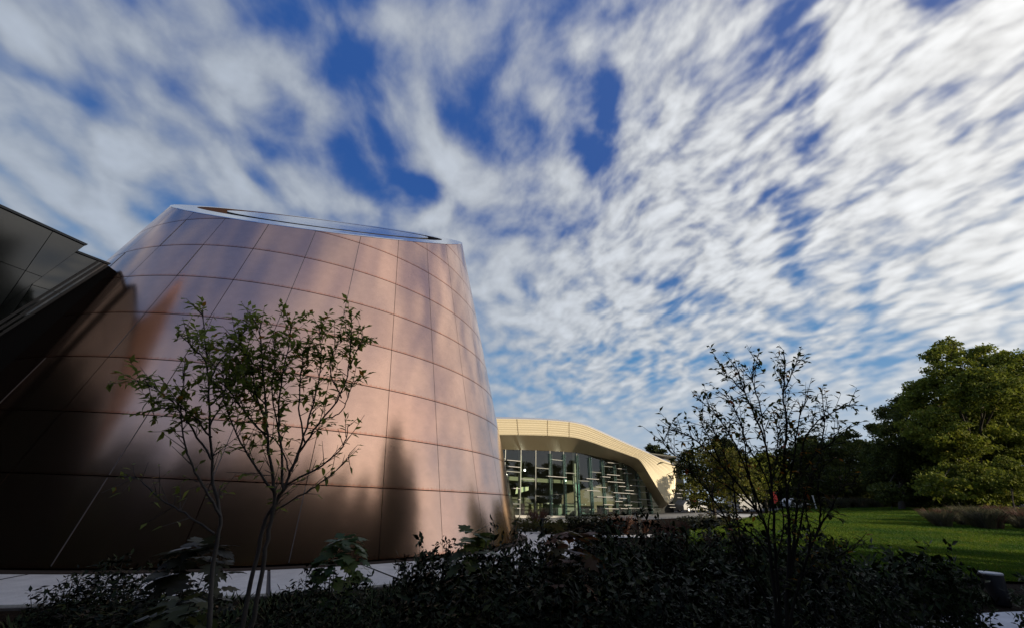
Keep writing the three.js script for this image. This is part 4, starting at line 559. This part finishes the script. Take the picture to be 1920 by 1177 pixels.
{
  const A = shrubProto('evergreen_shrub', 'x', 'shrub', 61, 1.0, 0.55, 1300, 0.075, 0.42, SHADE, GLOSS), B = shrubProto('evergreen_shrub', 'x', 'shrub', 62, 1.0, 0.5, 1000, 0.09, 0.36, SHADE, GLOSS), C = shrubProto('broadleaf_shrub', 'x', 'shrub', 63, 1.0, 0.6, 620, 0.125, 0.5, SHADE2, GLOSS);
  const used = new Set(), r = rng(64);
  const put = (proto, px, topY, depth, wide, label, group) => {
    const p = atDepth(px, topY, depth), g = groundY(p.x, p.z), h = Math.max(0.3, p.y - g) * 1.02; const s = [wide, h, wide]; const turn = r() * 6.28;
    if (!used.has(proto)) { used.add(proto); proto.position.set(p.x, g, p.z); proto.rotation.y = turn; proto.scale.set(...s); proto.userData.label = label; proto.userData.group = group; } else copyOf(proto, label, [p.x, g, p.z], turn, s, group);
  };
  const ordinal = (list, fn) => { const all = list.map(fn); return list.map((q, i) => { const same = all.map((l, j) => [l, j]).filter(([l]) => l === all[i]).map(([, j]) => j).sort((a, b) => list[a][0] - list[b][0]); return same.length < 2 ? all[i] : all[i] + ', ' + ['first', 'second', 'third', 'fourth'][same.indexOf(i)] + ' from left'; }); };
  const hedgeLabel = (x, d) => (d < 5 ? 'low front-row shrub ' : 'dark back-row shrub ' ) + (x < 720 ? 'beside the green hydrangea by the path' : x < 850 ? 'just right of the open stretch of path' : x < 920 ? 'around the upright green hydrangea' : x < 1030 ? 'below the right foot of the copper cone' : x < 1110 ? 'around the rust red hydrangea' : x < 1200 ? 'below the left part of the glass hall' : x < 1300 ? 'below the gold end of the hall' : x < 1420 ? 'left of the bare-topped shrubby tree' : x < 1530 ? 'around the bare-topped shrubby tree' : 'just right of the bare-topped shrubby tree');
  const Lf0 = (x, d) => (d < 5 ? 'low front-row shrub, lower left, ' : 'dark back-row shrub, lower left, ') + (x < 140 ? 'at its left end' : x < 220 ? 'left of the middle' : x < 300 ? 'right of the middle' : 'beside the leafy small tree');
  [[815, 1012, 5.9], [905, 1018, 5.2], [985, 1000, 6.2], [1120, 985, 6.6], [1165, 1000, 5.6], [1250, 985, 7.0], [1310, 1000, 6.4], [1385, 992, 7.2], [1440, 1005, 6.2], [1530, 1000, 7.0]].forEach(([x, y, d], i) => put(C, x, y, d, 0.75, 'taller broad-leaved shrub standing above the hedge, ' + ['first', 'second', 'third', 'fourth', 'fifth', 'sixth', 'seventh', 'eighth', 'ninth', 'tenth'][i] + ' of ten from the left', 'taller shrubs above the hedge'));
  const R1 = (x) => 'broad-leaved dark shrub leaning over the concrete walk, ' + (x < 1630 ? 'by the shrubby tree' : x < 1680 ? 'left of the middle' : x < 1720 ? 'in the middle' : x < 1760 ? 'right of the middle' : 'rightmost, nearest the stool');
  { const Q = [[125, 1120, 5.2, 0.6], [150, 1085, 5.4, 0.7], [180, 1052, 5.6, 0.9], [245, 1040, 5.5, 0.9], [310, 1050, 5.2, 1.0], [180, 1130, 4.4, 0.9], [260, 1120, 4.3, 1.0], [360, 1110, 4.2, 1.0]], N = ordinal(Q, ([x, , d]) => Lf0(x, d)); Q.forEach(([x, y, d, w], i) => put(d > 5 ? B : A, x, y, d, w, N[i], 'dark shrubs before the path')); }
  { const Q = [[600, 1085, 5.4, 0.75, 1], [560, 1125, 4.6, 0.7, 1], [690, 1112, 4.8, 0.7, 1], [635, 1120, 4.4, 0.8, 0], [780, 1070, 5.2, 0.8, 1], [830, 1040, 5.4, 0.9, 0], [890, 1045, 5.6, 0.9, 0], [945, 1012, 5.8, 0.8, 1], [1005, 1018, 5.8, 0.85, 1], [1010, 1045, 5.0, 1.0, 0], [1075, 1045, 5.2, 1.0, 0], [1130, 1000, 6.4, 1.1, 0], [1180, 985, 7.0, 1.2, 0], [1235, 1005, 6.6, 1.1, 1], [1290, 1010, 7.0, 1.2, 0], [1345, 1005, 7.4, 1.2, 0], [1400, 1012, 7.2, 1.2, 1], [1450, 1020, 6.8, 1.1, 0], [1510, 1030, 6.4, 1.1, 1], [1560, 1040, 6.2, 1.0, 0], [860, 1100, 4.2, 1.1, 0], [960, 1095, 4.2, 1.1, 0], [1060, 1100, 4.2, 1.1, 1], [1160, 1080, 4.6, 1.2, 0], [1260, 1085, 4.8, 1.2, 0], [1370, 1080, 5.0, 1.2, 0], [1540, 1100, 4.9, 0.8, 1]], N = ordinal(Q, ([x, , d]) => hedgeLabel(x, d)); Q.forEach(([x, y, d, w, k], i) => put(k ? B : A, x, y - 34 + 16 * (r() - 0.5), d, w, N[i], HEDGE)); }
  { const Q = [[1610, 1040, 6.6, 0.9], [1660, 1022, 7.2, 0.9], [1700, 1018, 7.4, 0.9], [1745, 1020, 7.2, 0.8], [1772, 1058, 6.8, 0.6], [1615, 1085, 5.6, 0.5]], N = ordinal(Q, ([x]) => R1(x)); Q.forEach(([x, y, d, w], i) => put(C, x, y, d, w, N[i], 'broad-leaved shrubs by the walk')); }
  put(C, 1948, 1085, 7.0, 0.7, 'dark shrub at the lower right corner beside the round stool', undefined);
  put(C, 1950, 1130, 5.6, 0.5, 'low dark shrub at the lower right corner, nearest the viewer', undefined);
}
// ---- lobed-leaf hydrangeas: every leaf its own piece
function lobedLeaf() {
  const outline = [[0, 0], [0.10, 0.05], [0.34, 0.10], [0.30, 0.24], [0.20, 0.30], [0.44, 0.42], [0.46, 0.56], [0.26, 0.56], [0.30, 0.74], [0.14, 0.78], [0, 1]]; const pos = [], idx = [];
  const bendY = (x, t) => -0.22 * t * t - 0.25 * x * x + 0.05 * Math.abs(x); const M = outline.length;
  outline.forEach(([x, t]) => pos.push(0, bendY(0, t) - 0.015, t)); outline.forEach(([x, t]) => pos.push(x, bendY(x, t), t)); outline.forEach(([x, t]) => pos.push(-x, bendY(x, t), t));
  for (let i = 0; i < M - 1; i++) { idx.push(i, i + 1, M + i, M + i, i + 1, M + i + 1, i, 2 * M + i, i + 1, 2 * M + i, 2 * M + i + 1, i + 1); }
  const g = new THREE.BufferGeometry(); g.setAttribute('position', new THREE.Float32BufferAttribute(pos, 3)); g.setIndex(idx); g.computeVertexNormals(); return g;
}
const LOBED = lobedLeaf();
function hydrangea(label, seed, depth, px, topY, w, n, leaf, cols) {
  const r = rng(seed), top = atDepth(px, topY, depth), g = groundY(top.x, top.z), h = top.y - g, t = thing('hydrangea', label, 'shrub', [top.x, g, top.z]), M = cols.map((c) => leafSolid(c.map((v) => v * 2.0), 0.8));
  for (let s = 0; s < 5; s++) { const a = s * 1.257 + r(), P = [V(0, -0.05, 0), V(Math.cos(a) * w * 0.3, h * 0.5, Math.sin(a) * w * 0.3), V(Math.cos(a) * w * 0.55, h * (0.78 + 0.2 * r()), Math.sin(a) * w * 0.55)]; part('stem', taper(P, 0.008, 0.004, 6), STEM, t); }
  for (let i = 0; i < n; i++) {
    const a = i * 2.399 + r() * 0.6, f = i / n, rad = w * Math.sqrt(f) * 0.85, y = h * (0.97 - 0.5 * f * f - 0.28 * r() * f) - 0.02, tilt = i % 4 === 0 ? -0.55 * (1 - f) + 0.3 * r() : 0.1 + 0.75 * f + 0.5 * (r() - 0.35);
    const d = V(Math.cos(a) * Math.cos(tilt), -Math.sin(tilt) + 0.25 * (1 - f), Math.sin(a) * Math.cos(tilt)).normalize(), up = V(0, 1, 0).add(V(...unit(r)).multiplyScalar(0.3)); up.addScaledVector(d, -up.dot(d)).normalize(); const s = V(0, 0, 0).crossVectors(up, d);
    const m = part('leaf', LOBED, M[Math.floor(r() * M.length)], t); m.position.set(Math.cos(a) * rad * 0.8, y, Math.sin(a) * rad * 0.8); m.quaternion.setFromRotationMatrix(new THREE.Matrix4().makeBasis(s, up, d)); m.scale.setScalar(leaf * (0.6 + 0.6 * r()));
  }
}
hydrangea('hydrangea with broad green lobed leaves before the path, right of the leafy small tree', 71, 5.6, 650, 1000, 0.42, 80, 0.20, [[0.050, 0.075, 0.022], [0.034, 0.056, 0.018], [0.075, 0.095, 0.03], [0.03, 0.06, 0.025]]);
hydrangea('dark hydrangea behind the left stem of the leafy small tree', 72, 5.0, 385, 1010, 0.5, 70, 0.22, [[0.020, 0.022, 0.012], [0.030, 0.032, 0.016], [0.05, 0.05, 0.03], [0.016, 0.016, 0.010]]);
hydrangea('hydrangea of olive lobed leaves at the very bottom between the two stems', 73, 3.7, 350, 1112, 0.34, 34, 0.19, [[0.050, 0.052, 0.016], [0.035, 0.042, 0.014]]);
hydrangea('upright hydrangea with pointed green leaves in front of the foot of the copper cone', 74, 5.0, 892, 986, 0.26, 40, 0.22, [[0.050, 0.066, 0.016], [0.075, 0.09, 0.02], [0.030, 0.045, 0.012]]);
hydrangea('hydrangea turning rust red in front of the glass hall', 75, 5.0, 1070, 984, 0.36, 60, 0.23, [[0.090, 0.038, 0.015], [0.13, 0.055, 0.02], [0.055, 0.045, 0.015], [0.10, 0.070, 0.02], [0.05, 0.028, 0.014]]);
// ---- low ground cover nobody could count
{
  const r = rng(81), L = new Leaves(); for (let k = 0; k < 7; k++) { const a = k * 0.9, e = 0.5 + 0.5 * r(); L.leaf(0, 0, 0, Math.cos(a) * e, 0.75, Math.sin(a) * e, -Math.cos(a) * 0.6, 0.8, -Math.sin(a) * 0.6, 0.16, 0.028, [1, 1, 1], 0.1); }
  const N = 5200, im = new THREE.InstancedMesh(L.geo, GLOSS, N), m = new THREE.Matrix4(), q = new THREE.Quaternion(), c = new THREE.Color(); let k = 0;
  while (k < N) { const x = -6 + r() * 17, d = 2.6 + r() * 7.5, z = -d; const rc = Math.hypot(x - AXC.x, z - AXC.z); if (rc < 14.9) continue; if (x > 3.8 && x < 11 && Math.abs((d - 6.9) - (x - 5.8) * 0.35) < 1.0) continue; const s = 0.6 + 0.9 * r(); m.compose(V(x, groundY(x, z) - 0.01, z), q.setFromAxisAngle(V(0, 1, 0), r() * 6.28), V(s, s * (0.7 + 0.6 * r()), s)); im.setMatrixAt(k, m); const cc = pickCol(r, SHADE2); im.setColorAt(k, c.setRGB(...cc)); k++; }
  im.name = 'ground_cover'; im.userData = { kind: 'stuff', label: 'low dark strappy ground cover under the shrubs', category: 'ground cover' }; scene.add(im);
}
// ---- ornamental grasses and mid-ground mounds
function grassProto(label, seed, h, w, n, pal) { const t = thing('ornamental_grass', label, 'grass clump'), r = rng(seed), L = new Leaves(); for (let i = 0; i < n; i++) { const a = r() * 6.28, lean = 0.1 + 0.45 * r(), len = h * (0.6 + 0.5 * r()), x = Math.cos(a) * w * 0.35 * r(), z = Math.sin(a) * w * 0.35 * r(), d1 = [Math.cos(a) * lean * 0.5, 1, Math.sin(a) * lean * 0.5], l1 = Math.hypot(...d1), d2 = [Math.cos(a) * lean * 1.6, 0.9, Math.sin(a) * lean * 1.6], l2 = Math.hypot(...d2), up = [Math.cos(a + 1), 0.1, Math.sin(a + 1)], col = pickCol(r, pal); L.leaf(x, -0.03, z, d1[0] / l1, d1[1] / l1, d1[2] / l1, ...up, len * 0.75, 0.014, col, 0); L.leaf(x + d1[0] / l1 * len * 0.6, d1[1] / l1 * len * 0.6, z + d1[2] / l1 * len * 0.6, d2[0] / l2, d2[1] / l2, d2[2] / l2, ...up, len * 0.45, 0.018, col, 0); } part('blades', L.geo, LEAF, t, { kind: 'stuff' }); return t; }
{
  const RED = [[0.10, 0.05, 0.035], [0.14, 0.075, 0.05], [0.07, 0.04, 0.03], [0.16, 0.10, 0.07]], STRAW = [[0.10, 0.095, 0.05], [0.07, 0.075, 0.035], [0.13, 0.11, 0.07], [0.055, 0.06, 0.028], [0.08, 0.045, 0.03]];
  const gr = grassProto('x', 91, 1, 0.5, 420, RED), gs = grassProto('x', 92, 1, 0.7, 420, STRAW), used = new Set(), r = rng(93);
  const put = (p0, px, py, d, h, w, label, group) => { const p = atDepth(px, py, d); p.y = groundY(p.x, p.z); const s = [w, h, w], turn = r() * 6.28; if (!used.has(p0)) { used.add(p0); p0.position.copy(p); p0.scale.set(...s); p0.userData.label = label; if (group) p0.userData.group = group; } else copyOf(p0, label, [p.x, p.y, p.z], turn, s, group); };
  for (const [x, y, d, h] of [[1256, 1012, 16, 1.0], [1274, 1010, 16.5, 1.15], [1242, 1010, 18, 0.8], [1335, 1005, 18, 0.7], [1385, 1005, 18, 0.7]]) put(gr, x, y, d, h, 1.0, 'upright reddish grass clump before the end of the glass hall', 'reddish grasses before the glass hall');
  for (const [x, y, d, h] of [[1150, 985, 26, 0.9], [1170, 985, 26, 1.0], [1205, 982, 27, 0.8]]) put(gr, x, y, d, h, 1.5, 'reddish grass clump on the terrace edge before the glass wall', 'grasses on the terrace edge');
  put(gr, 1008, 985, 26, 1.2, 1.5, 'pale pink grass clump just right of the copper cone', undefined);
  for (let k = 0; k < 26; k++) put(r() < 0.3 ? gr : gs, 1755 + k * 7 + 5 * r(), 985, 31 + 8 * r(), 0.7 + 0.6 * r(), 2.0, 'tawny grass clump in the island bed at the right of the lawn', 'grasses of the island bed');
  for (let k = 0; k < 30; k++) put(gs, 1555 + k * 10 + 6 * r(), 945, 68 + 10 * r(), 1.2 + 0.7 * r(), 3.0, 'straw-coloured grass clump in the far border of the lawn', 'grasses of the far border');
  const M1 = shrubProto('mound_shrub', 'x', 'shrub', 94, 1, 1, 2200, 0.12, 0.6, SHADE, LEAF), M2 = shrubProto('mound_shrub', 'x', 'shrub', 95, 1, 1, 1800, 0.13, 0.6, YELLOWG.map((c) => c.map((v) => v * 0.6)), LEAF);
  const pm = (m, px, py, d, h, w, label, group) => put(m, px, py, d, h, w, label, group);
  pm(M1, 1072, 985, 27, 1.0, 0.9, 'rounded near-black shrub left of two before the glass wall'); pm(M1, 1118, 985, 27, 1.1, 1.5, 'wider near-black shrub right of two before the glass wall');
  pm(M2, 985, 990, 25, 0.8, 0.9, 'low yellow-green shrub against the foot of the cone'); pm(M2, 1035, 992, 24, 0.8, 1.0, 'low yellow-green shrub right of the pale pink grass');
  pm(M1, 1310, 985, 30, 0.9, 1.6, 'dark mound shrub at the far corner of the pale walk'); pm(M2, 1345, 980, 33, 0.8, 1.6, 'olive mound shrub beyond the pale walk');
}

// ---- blades standing in the lawn, thinner with distance
{
  const r = rng(101), L = new Leaves(); for (let k = 0; k < 6; k++) { const a = k * 1.05 + r(), e = 0.15 + 0.5 * r(), q = 0.06 * r(), l = Math.hypot(e, 1); L.leaf(Math.cos(a * 2.3) * q, -0.01, Math.sin(a * 2.3) * q, Math.cos(a) * e / l, 1 / l, Math.sin(a) * e / l, -Math.sin(a), 0.15, Math.cos(a), 0.06 * (0.7 + 0.6 * r()), 0.012, [1, 1, 1], 0); }
  const N = 110000, im = new THREE.InstancedMesh(L.geo, LEAF, N), m = new THREE.Matrix4(), q = new THREE.Quaternion(), c = new THREE.Color(), Yx = V(0, 1, 0), GP = [[0.08, 0.155, 0.012], [0.06, 0.13, 0.010], [0.105, 0.175, 0.014], [0.17, 0.17, 0.025]]; let k = 0;
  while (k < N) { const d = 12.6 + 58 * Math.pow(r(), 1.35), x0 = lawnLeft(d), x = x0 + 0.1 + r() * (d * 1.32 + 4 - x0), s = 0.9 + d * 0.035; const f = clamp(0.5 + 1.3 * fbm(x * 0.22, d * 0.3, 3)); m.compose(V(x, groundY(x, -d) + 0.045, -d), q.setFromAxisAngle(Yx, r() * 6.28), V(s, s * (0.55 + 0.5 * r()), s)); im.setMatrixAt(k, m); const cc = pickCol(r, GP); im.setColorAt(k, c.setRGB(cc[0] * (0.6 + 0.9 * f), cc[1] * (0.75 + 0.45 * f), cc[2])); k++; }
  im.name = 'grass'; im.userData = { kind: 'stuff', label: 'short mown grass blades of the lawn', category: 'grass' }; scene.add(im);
}
// ------------------------------------------------------------------ walks, stool, lights, cars, signs
const walkStrip = (pts, w, y = 0.045) => { const pos = [], uv = [], idx = []; pts.forEach((p, i) => { const a = pts[Math.max(0, i - 1)], c = pts[Math.min(pts.length - 1, i + 1)], t = c.clone().sub(a).setY(0).normalize(), s = V(-t.z, 0, t.x); for (const k of [-1, 1]) { const q = p.clone().addScaledVector(s, k * w / 2); pos.push(q.x, groundY(q.x, q.z) + y, q.z); uv.push(q.x, q.z); } }); for (let i = 0; i < pts.length - 1; i++) { const a = i * 2; idx.push(a, a + 1, a + 2, a + 1, a + 3, a + 2); } const g = new THREE.BufferGeometry(); g.setAttribute('position', new THREE.Float32BufferAttribute(pos, 3)); g.setAttribute('uv', new THREE.Float32BufferAttribute(uv, 2)); g.setIndex(idx); g.computeVertexNormals(); return g; };
const gp = (px, py) => { const d = ray(px, py); let t = 5; for (let i = 0; i < 60; i++) { const p = EYE.clone().addScaledVector(d, t); const e = p.y - groundY(p.x, p.z); t += e / Math.max(0.02, -d.y + 0.03); if (t > 200) t = 200; } return EYE.clone().addScaledVector(d, t); };
struct('walk', walkStrip(new THREE.CatmullRomCurve3([V(3.2, 0, -6.2), V(5.4, 0, -6.6), V(7.4, 0, -7.3), V(9.6, 0, -8.0), V(12, 0, -8.4), V(16, 0, -8.6)]).getPoints(40), 1.35), MS({ map: concTex, bumpMap: mulchBump, bumpScale: 0.004, color: lin(0.9, 0.95, 1.05), roughness: 0.85 }), 'bluish concrete walk half hidden by shrubs at the lower right');
struct('walk', walkStrip(new THREE.CatmullRomCurve3([V(2.2, 0, -24), V(5.5, 0, -23.6), V(8.2, 0, -24.6), V(11, 0, -27), V(14.5, 0, -31.5), V(19, 0, -37), V(26.5, 0, -44), V(34, 0, -50)]).getPoints(60), 1.3), CONC[0], 'narrow pale walk along the left edge of the lawn');
struct('terrace', walkStrip([V(-2, 0, -38), V(6, 0, -41.5), V(13, 0, -46), V(20, 0, -50), V(28, 0, -55)], 9, 0.02), MS({ map: concTex, color: lin(0.42, 0.42, 0.41), roughness: 0.9 }), 'grey paved terrace in front of the glass hall');
struct('car_park', walkStrip([V(18, 0, -60), V(40, 0, -68), V(62, 0, -78), V(95, 0, -88), V(140, 0, -92)], 11, 0.02), MS({ color: lin(0.05, 0.05, 0.052), roughness: 0.95 }), 'asphalt car park beyond the lawn');
{ const q = [[1383, 958], [1440, 958], [1432, 976], [1386, 978]].map(([x, y]) => { const p = atDepth(x, y, 45); return p; }); struct('pavement', walkStrip([V(20, 0, -42.5), V(28, 0, -49)], 4.5, 0.06), CONC[2], 'pale paved patch beyond the lawn edge, behind the bare shrubby tree'); }
{
  const p = atDepth(1855, 1072, 9.4), g = groundY(p.x, p.z), h = p.y - g, t = thing('garden_stool', 'round dark stool with a pale flat top on the lawn edge, lower right', 'stool', [p.x, g, p.z]);
  const R = 0.2; part('body', new THREE.LatheGeometry([[0.0, 0], [R * 0.55, 0], [R * 0.62, 0.03], [R * 0.86, h * 0.7], [R * 0.95, h - 0.05], [R * 0.95, h - 0.04], [0, h - 0.04]].map((q) => new THREE.Vector2(...q)), 40), MS({ color: lin(0.014, 0.014, 0.015), roughness: 0.5 }), t);
  part('top', new THREE.LatheGeometry([[0, h - 0.04], [R, h - 0.04], [R, h - 0.012], [R - 0.012, h], [0, h]].map((q) => new THREE.Vector2(...q)), 48), MS({ map: concTex, color: lin(0.95, 0.97, 1.0), roughness: 0.6 }), t);
}
{
  const mk = (label, p, h) => { const t = thing('bollard_light', label, 'bollard', [p.x, groundY(p.x, p.z), p.z]); part('post', new THREE.BoxGeometry(0.16, h, 0.16).translate(0, h / 2, 0), BLACKMETAL, t); part('cap', new THREE.BoxGeometry(0.34, 0.08, 0.18).translate(0.06, h + 0.04, 0), BLACKMETAL, t); return t; };
  mk('square black bollard beside the path right of the copper cone', atDepth(1017, 1000, 23.5), 0.75); mk('black post with a bent head on the terrace edge', atDepth(1200, 985, 25), 0.9); mk('black post with a bent head near the gold end of the hall', atDepth(1315, 975, 32), 0.8);
}
function car(label, px, depth, L, H, paint, turn, van) {
  const p = atDepth(px, 950, depth); p.y = groundY(p.x, p.z) + 0.03; const t = thing(van ? 'parked_van' : 'parked_car', label, van ? 'van' : 'car', [p.x, p.y, p.z], turn); const W = 1.8, pm = MP({ color: lin(...paint), roughness: 0.35, clearcoat: 1, clearcoatRoughness: 0.08, metalness: 0.2 }), gl = MP({ color: lin(0.02, 0.025, 0.03), roughness: 0.05 });
  const ext = (pts, w, bev = 0.06) => { const s = new THREE.Shape(pts.map((q) => new THREE.Vector2(...q))); const g = new THREE.ExtrudeGeometry(s, { depth: w - 2 * bev, bevelEnabled: true, bevelSize: bev, bevelThickness: bev, bevelSegments: 2 }); g.translate(0, 0, -w / 2 + bev); return g; };
  const l = L / 2, body = van ? [[-l, 0.35], [l, 0.35], [l, 0.95], [l - 0.7, 1.15], [l - 1.3, H], [-l, H]] : [[-l, 0.32], [l, 0.32], [l, 0.72], [l - 0.9, 0.92], [l - 1.7, H], [-l + 0.9, H], [-l + 0.15, 0.98], [-l, 0.8]];
  part('body', ext(body, W), pm, t);
  const win = van ? [[l - 1.25, 1.2], [l - 0.78, 1.18], [l - 1.35, H - 0.12], [l - 2.2, H - 0.12], [l - 2.2, 1.2]] : [[-l + 0.35, 0.98], [l - 1.05, 0.95], [l - 1.75, H - 0.07], [-l + 0.95, H - 0.07]];
  for (const s of [-1, 1]) part('window', ext(win, 0.03, 0.004).translate(0, 0, s * (W / 2 + 0.004)), gl, t);
  part('windscreen', new THREE.BoxGeometry(0.03, 0.62, W * 0.82).rotateZ(0.95).translate(van ? l - 0.95 : l - 1.28, van ? 1.5 : 1.16, 0), gl, t);
  for (const x of [-l + 0.8, l - 0.85]) for (const s of [-1, 1]) { const w = part('wheel', new THREE.CylinderGeometry(0.33, 0.33, 0.22, 20).rotateX(Math.PI / 2).translate(x, 0.33, s * (W / 2 - 0.08)), MS({ color: lin(0.012, 0.012, 0.012), roughness: 0.9 }), t); part('rim', new THREE.CylinderGeometry(0.2, 0.2, 0.235, 16).rotateX(Math.PI / 2).translate(x, 0.33, s * (W / 2 - 0.08)), MS({ color: lin(0.5, 0.5, 0.52), metalness: 0.8, roughness: 0.35 }), w); }
  for (const s of [-1, 1]) part('headlight', new THREE.BoxGeometry(0.06, 0.14, 0.36).translate(l + 0.03, 0.68, s * 0.62), MS({ color: lin(0.7, 0.7, 0.7), roughness: 0.2 }), t);
}
car('silver car parked far behind the grasses, right of the sapling', 1732, 82, 4.5, 1.5, [0.55, 0.57, 0.60], 0.25);
car('pale car parked far beyond the lawn, left of the sapling', 1588, 76, 4.5, 1.5, [0.60, 0.60, 0.62], 0.2);
car('white van seen through the stems of the bare shrubby tree', 1398, 60, 5.2, 2.2, [0.42, 0.43, 0.44], 0.5, true);
car('white car parked between the white van and the hall', 1296, 60, 4.5, 1.5, [0.36, 0.37, 0.38], 0.4);
car('white car seen right of the red sign', 1494, 70, 4.4, 1.5, [0.45, 0.45, 0.44], 0.3);
{
  const sign = (label, px, depth, h, w, hh, col) => { const p = atDepth(px, 950, depth), t = thing('sign_post', label, 'sign', [p.x, groundY(p.x, p.z), p.z], -0.4); part('post', new THREE.CylinderGeometry(0.04, 0.04, h, 8).translate(0, h / 2, 0), MS({ color: lin(0.3, 0.3, 0.3), roughness: 0.5 }), t); part('panel', new THREE.BoxGeometry(w, hh, 0.05).translate(0, h - hh / 2, 0.07), MS({ color: lin(...col), roughness: 0.5 }), t); };
  sign('small red sign on a post beside the white van', 1458, 58, 2.6, 0.5, 1.6, [0.35, 0.03, 0.03]); sign('red sign near the gold end of the hall', 1303, 52, 2.2, 0.9, 0.8, [0.35, 0.03, 0.04]);
  for (const [x, d, l] of [[1775, 66, 'left white marker post of two under the tallest tree'], [1799, 64, 'right white marker post of two under the tallest tree'], [1529, 66, 'white marker post left of the pale car']]) { const p = atDepth(x, 945, d), t = thing('marker_post', l, 'post', [p.x, groundY(p.x, p.z), p.z]); part('post', new THREE.BoxGeometry(0.14, 1.9, 0.10).translate(0, 0.95, 0), MS({ color: lin(0.6, 0.6, 0.58), roughness: 0.6 }), t); part('cap', new THREE.BoxGeometry(0.2, 0.12, 0.16).translate(0, 1.96, 0), MS({ color: lin(0.7, 0.7, 0.68), roughness: 0.6 }), t); }
}
scene.traverse((o) => { if (o.isMesh) { o.castShadow = true; o.receiveShadow = true; } });
renderer.render(scene, camera);
